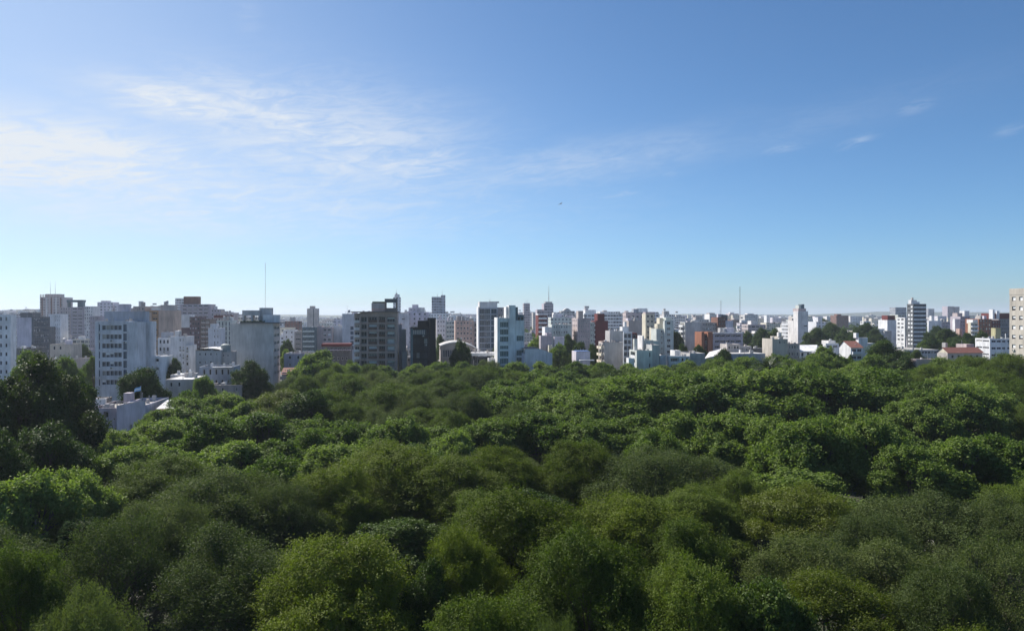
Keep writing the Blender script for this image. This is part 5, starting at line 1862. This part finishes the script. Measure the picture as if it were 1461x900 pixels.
# wooded low ridge along the horizon
m = MB()
rr = random.Random(8)
K = 150
ridge = []
for k in range(K + 1):
    x = -200 + 1860 * k / K
    h = (30 if x > 1180 else 21) + 2.5 * math.sin(k * .21) + 2 * math.sin(k * .53 + 1) + rr.uniform(-1.3, 1.3)
    if x > 1180:
        h += min(1, (x - 1180) / 60) * (8 + 4 * math.sin((x - 1180) / 60))
    D = 5600
    ridge.append(((x - CX) / F * D, D, h))
hm = groundmat('wooded_ridge', (.03, .05, .025), (.10, .11, .07), .01)
for p, q in zip(ridge, ridge[1:]):
    m.quad((p[0], p[1] - 900, 0), (q[0], q[1] - 900, 0), q, p, hm)
    m.quad(p, q, (q[0], q[1] + 1500, 0), (p[0], p[1] + 1500, 0), hm)
tag(link('hill', m.mesh('hill')), 'low wooded ridge on the horizon', kind='structure')

# ------------------------------------------------------------------ flag, cars, bird
root = bpy.data.objects.new('flag', None)
COL.objects.link(root)
p = at(199.5, 585, 171)
zr = FLAG.z(578) - .6
root.location = (p.x, 171.5, zr)
tag(root, 'light blue and white flag flying on a pole above the flat roof', 'flag')
m = MB()
m.tube([(0, 0, .004), (0, 0, 4.6)], [.05, .035], plain('flag_pole', (.5, .5, .5), .5), 6)
link('pole', m.mesh('pole'), root)
m = MB()
cols = [plain('flag_blue', PAL['flagblue'], .7), plain('flag_white', (.8, .8, .8), .7), plain('flag_blue', PAL['flagblue'], .7)]
for s_ in range(3):
    for k in range(8):
        P = lambda k, r_: (-.05 - .19 * k, .16 * math.sin(k * .9), 4.5 - .33 * r_ * (1 - .03 * k) - .085 * k - .06 * math.sin(k * .9))
        m.quad(P(k, s_), P(k + 1, s_), P(k + 1, s_ + 1), P(k, s_ + 1), cols[s_])
link('cloth', m.mesh('cloth'), root)


def car_body(col):
    m = MB()
    pm = plain('car_paint_' + col, dict(silver=(.35, .36, .38), white=(.7, .7, .7), dark=(.03, .03, .035))[col], .3, .2)
    gl = glassmat('glass')
    prof = [(-2.1, .35), (-2.1, .75), (-1.95, .88), (-1.2, .95), (-.55, 1.42), (.85, 1.45), (1.6, .98), (2.05, .9), (2.12, .6), (2.1, .35)]
    for s in (-1, 1):
        m.poly([(x, s * (.84 if z < 1 else .68), z) for x, z in prof], pm)
    for (x0, z0), (x1, z1) in zip(prof, prof[1:]):
        y0, y1 = (.84 if z0 < 1 else .68), (.84 if z1 < 1 else .68)
        g = (z0 < 1) != (z1 < 1)
        m.quad((x0, -y0, z0), (x1, -y1, z1), (x1, y1, z1), (x0, y0, z0), gl if g else pm)
    return m.mesh('body')


def wheel():
    m = MB()
    m.tube([(0, -.1, 0), (0, .1, 0)], [.32, .32], plain('tyre', (.02, .02, .02), .8), 14)
    return m.mesh('wheel')


WH = wheel()
for k, (a, bq, col, lab) in enumerate([(-44.2, 84, 'silver', 'silver parked car glimpsed under the huge dark tree, nearest the corner'), (-44.2, 90.5, 'dark', 'dark parked car glimpsed under the huge dark tree'), (-44.2, 97, 'white', 'white parked car glimpsed under the huge dark tree, farthest along')]):
    root = bpy.data.objects.new('parked_car', None)
    COL.objects.link(root)
    p = gp(a, bq)
    root.location = (*p, .01)
    root.rotation_euler = (0, 0, GA + math.pi / 2)
    tag(root, lab, 'car', 'cars parked along the kerb')
    link('body', car_body(col), root)
    for x in (-1.3, 1.3):
        for y in (-.76, .76):
            link('wheel', WH, root, (x, y, .32))

bp = at(800, 291, 120)
root = bpy.data.objects.new('bird', None)
COL.objects.link(root)
root.location = bp
root.rotation_euler = (0, -.5, .6)
tag(root, 'small dark bird gliding in the open sky', 'bird')
m = MB()
bm_ = plain('feathers', (.05, .05, .055), .8)
m.tube([(0, -.24, 0), (0, -.1, .01), (0, .08, .0), (0, .2, .02), (0, .27, .02)], [.015, .06, .07, .045, .01], bm_, 8)
link('body', m.mesh('body'), root)
for s in (-1, 1):
    m = MB()
    q = [(s * .05, .1, .02), (s * .3, .14, .1), (s * .58, .02, .05), (s * .3, -.04, .1), (s * .05, -.08, .02)]
    m.poly(q, bm_)
    m.poly([(x, y, z - .02) for x, y, z in reversed(q)], bm_)
    link('wing', m.mesh('wing'), root)

# ------------------------------------------------------------------ haze, sky, sun, camera
hz, nt, out = new_mat('haze_air')
pv = N(nt, 'VolumePrincipled')
pv.inputs['Color'].default_value = (.80, .88, 1.0, 1)
pv.inputs['Density'].default_value = HAZE
pv.inputs['Anisotropy'].default_value = .3
nt.links.new(pv.outputs[0], out.inputs['Volume'])
try:
    hz.cycles.homogeneous_volume = True
except Exception:
    pass
m = MB()
m.box(-15500, 15500, -400, 15500, -1, 112, hz)
o = link('haze', m.mesh('haze'))
tag(o, 'thin blue haze in the air over the city', kind='stuff')

w = bpy.data.worlds.new('World')
SC.world = w
w.use_nodes = True
nt = w.node_tree
nt.nodes.clear()
wo = nt.nodes.new('ShaderNodeOutputWorld')
bg = N(nt, 'Background', i_Strength=SKYS)
sky = N(nt, 'TexSky', sky_type='NISHITA', sun_disc=False, sun_elevation=SUN_EL, sun_rotation=-SUN_AZ, altitude=20, air_density=AIR, dust_density=DUST, ozone_density=OZONE)
tc = N(nt, 'TexCoord')
sp = N(nt, 'SeparateXYZ')
nt.links.new(tc.outputs['Generated'], sp.inputs[0])
deg = 180 / math.pi
az = math_n(nt, 'MULTIPLY', math_n(nt, 'ARCTAN2', sp.outputs[0], sp.outputs[1]), deg)
el = math_n(nt, 'MULTIPLY', math_n(nt, 'ARCSINE', sp.outputs[2]), deg)


def blob(a0, e0, ra, re, tilt=0.0):
    """A soft elliptical patch of sky (degrees)."""
    da = math_n(nt, 'SUBTRACT', az, a0)
    de = math_n(nt, 'SUBTRACT', math_n(nt, 'SUBTRACT', el, e0), math_n(nt, 'MULTIPLY', da, tilt))
    q = math_n(nt, 'ADD', math_n(nt, 'POWER', math_n(nt, 'ABSOLUTE', math_n(nt, 'DIVIDE', da, ra)), 2.0), math_n(nt, 'POWER', math_n(nt, 'ABSOLUTE', math_n(nt, 'DIVIDE', de, re)), 2.0))
    return math_n(nt, 'EXPONENT', math_n(nt, 'MULTIPLY', q, -1.0))


def streaks(sa, se, tilt, det, rough, seed, warp=0.0):
    cx = N(nt, 'CombineXYZ')
    nt.links.new(math_n(nt, 'MULTIPLY', az, sa), cx.inputs[0])
    nt.links.new(math_n(nt, 'MULTIPLY', math_n(nt, 'SUBTRACT', el, math_n(nt, 'MULTIPLY', az, tilt)), se), cx.inputs[1])
    cx.inputs[2].default_value = seed
    n = N(nt, 'TexNoise', i_Scale=1.0, i_Detail=det, i_Roughness=rough, i_Distortion=warp)
    nt.links.new(cx.outputs[0], n.inputs['Vector'])
    return n.outputs['Fac']


def ramp(x, a, b_):
    mr = N(nt, 'MapRange', interpolation_type='SMOOTHSTEP')
    mr.inputs[1].default_value, mr.inputs[2].default_value = a, b_
    nt.links.new(x, mr.inputs[0])
    return mr.outputs[0]


def pe(x, y):
    """photo pixel -> azimuth and elevation in degrees"""
    a = math.atan2(x - CX, F)
    return math.degrees(a), math.degrees(math.atan2(HY - y, math.hypot(F, x - CX)))


def patch(x, y, wx, wy, tilt=0.0):
    a, e = pe(x, y)
    return blob(a, e, wx / F * deg * .8, wy / F * deg, tilt)


fine = streaks(.27, 1.25, .10, 11, .68, 2.3, 1.7)
wide = streaks(.075, .34, .07, 6, .6, 7.7, .9)
tex = math_n(nt, 'ADD', math_n(nt, 'MULTIPLY', fine, .6), math_n(nt, 'MULTIPLY', wide, .45))
cov = None
for args, k in (((60, 220, 250, 44, .0), 1.0), ((270, 148, 130, 26, -.06), .9), ((400, 165, 150, 40, -.25), .75), ((470, 205, 230, 70, -.05), .72), ((590, 236, 130, 30, .12), .75), ((330, 285, 480, 52, .0), .55), ((760, 245, 300, 30, .13), .38), ((1060, 200, 300, 24, .17), .10)):
    t = math_n(nt, 'MULTIPLY', patch(*args), k)
    cov = t if cov is None else math_n(nt, 'MAXIMUM', cov, t)
cl = math_n(nt, 'MULTIPLY', cov, math_n(nt, 'ADD', math_n(nt, 'MULTIPLY', ramp(tex, .40, .66), .85), .32))
wisp = None
for args, k in (((1120, 211, 30, 5, .14), .42), ((1222, 202, 24, 5, .25), .32), ((885, 277, 34, 4, .14), .32), ((820, 250, 60, 5, .12), .3), ((955, 248, 14, 4, .1), .22), ((1305, 153, 24, 8, .2), .22), ((1440, 186, 16, 5, .2), .25), ((600, 236, 40, 9, .4), .7), ((60, 190, 60, 8, .05), .5), ((355, 25, 22, 22, 0), .12)):
    t = math_n(nt, 'MULTIPLY', patch(*args), k)
    wisp = t if wisp is None else math_n(nt, 'MAXIMUM', wisp, t)
wt = streaks(.5, 2.6, .16, 6, .6, 4.1, .6)
cl = math_n(nt, 'MAXIMUM', cl, math_n(nt, 'MULTIPLY', wisp, ramp(wt, .3, .65)))
veil = math_n(nt, 'ADD', math_n(nt, 'MULTIPLY', patch(100, 290, 640, 200), .20), math_n(nt, 'MULTIPLY', patch(-150, 60, 620, 420), .26))
cl = math_n(nt, 'ADD', math_n(nt, 'MULTIPLY', cl, CLOUD), veil, clamp=True)
cc = mix_rgb(nt, 1.0, sky.outputs[0], SKYTINT, 'MULTIPLY')
nt.links.new(mix_rgb(nt, cl, cc, CLOUDCOL), bg.inputs[0])
nt.links.new(bg.outputs[0], wo.inputs[0])

sl = bpy.data.lights.new('Sun', 'SUN')
sl.energy = SUNS
sl.angle = math.radians(.53)
sl.color = (1.0, .95, .86)
so = bpy.data.objects.new('Sun', sl)
COL.objects.link(so)
dv = Vector((-math.sin(SUN_AZ) * math.cos(SUN_EL), math.cos(SUN_AZ) * math.cos(SUN_EL), math.sin(SUN_EL)))
so.rotation_euler = dv.to_track_quat('Z', 'Y').to_euler()

cam = bpy.data.cameras.new('Camera')
cam.sensor_width = 36
cam.lens = F / 1461 * 36
cam.clip_end = 40000
cam.clip_start = .5
co = bpy.data.objects.new('Camera', cam)
COL.objects.link(co)
co.location = (0, 0, CAMH)
co.rotation_euler = (math.radians(90) - math.atan((450 - HY) / F), 0, 0)
SC.camera = co

SC.view_settings.view_transform = 'Standard'
SC.view_settings.look = 'None'
SC.view_settings.exposure = EXPO
SC.view_settings.gamma = 1
SC.view_settings.use_curve_mapping = False
cy = SC.cycles
cy.use_denoising = True
try:
    cy.denoiser = 'OPENIMAGEDENOISE'
    cy.denoising_input_passes = 'RGB_ALBEDO_NORMAL'
    cy.denoising_prefilter = 'ACCURATE'
except Exception:
    pass
cy.max_bounces = 6
cy.diffuse_bounces = 3
cy.glossy_bounces = 2
cy.transmission_bounces = 3
cy.transparent_max_bounces = 4
cy.volume_bounces = 1
cy.sample_clamp_indirect = 4
cy.caustics_reflective = False
cy.caustics_refractive = False
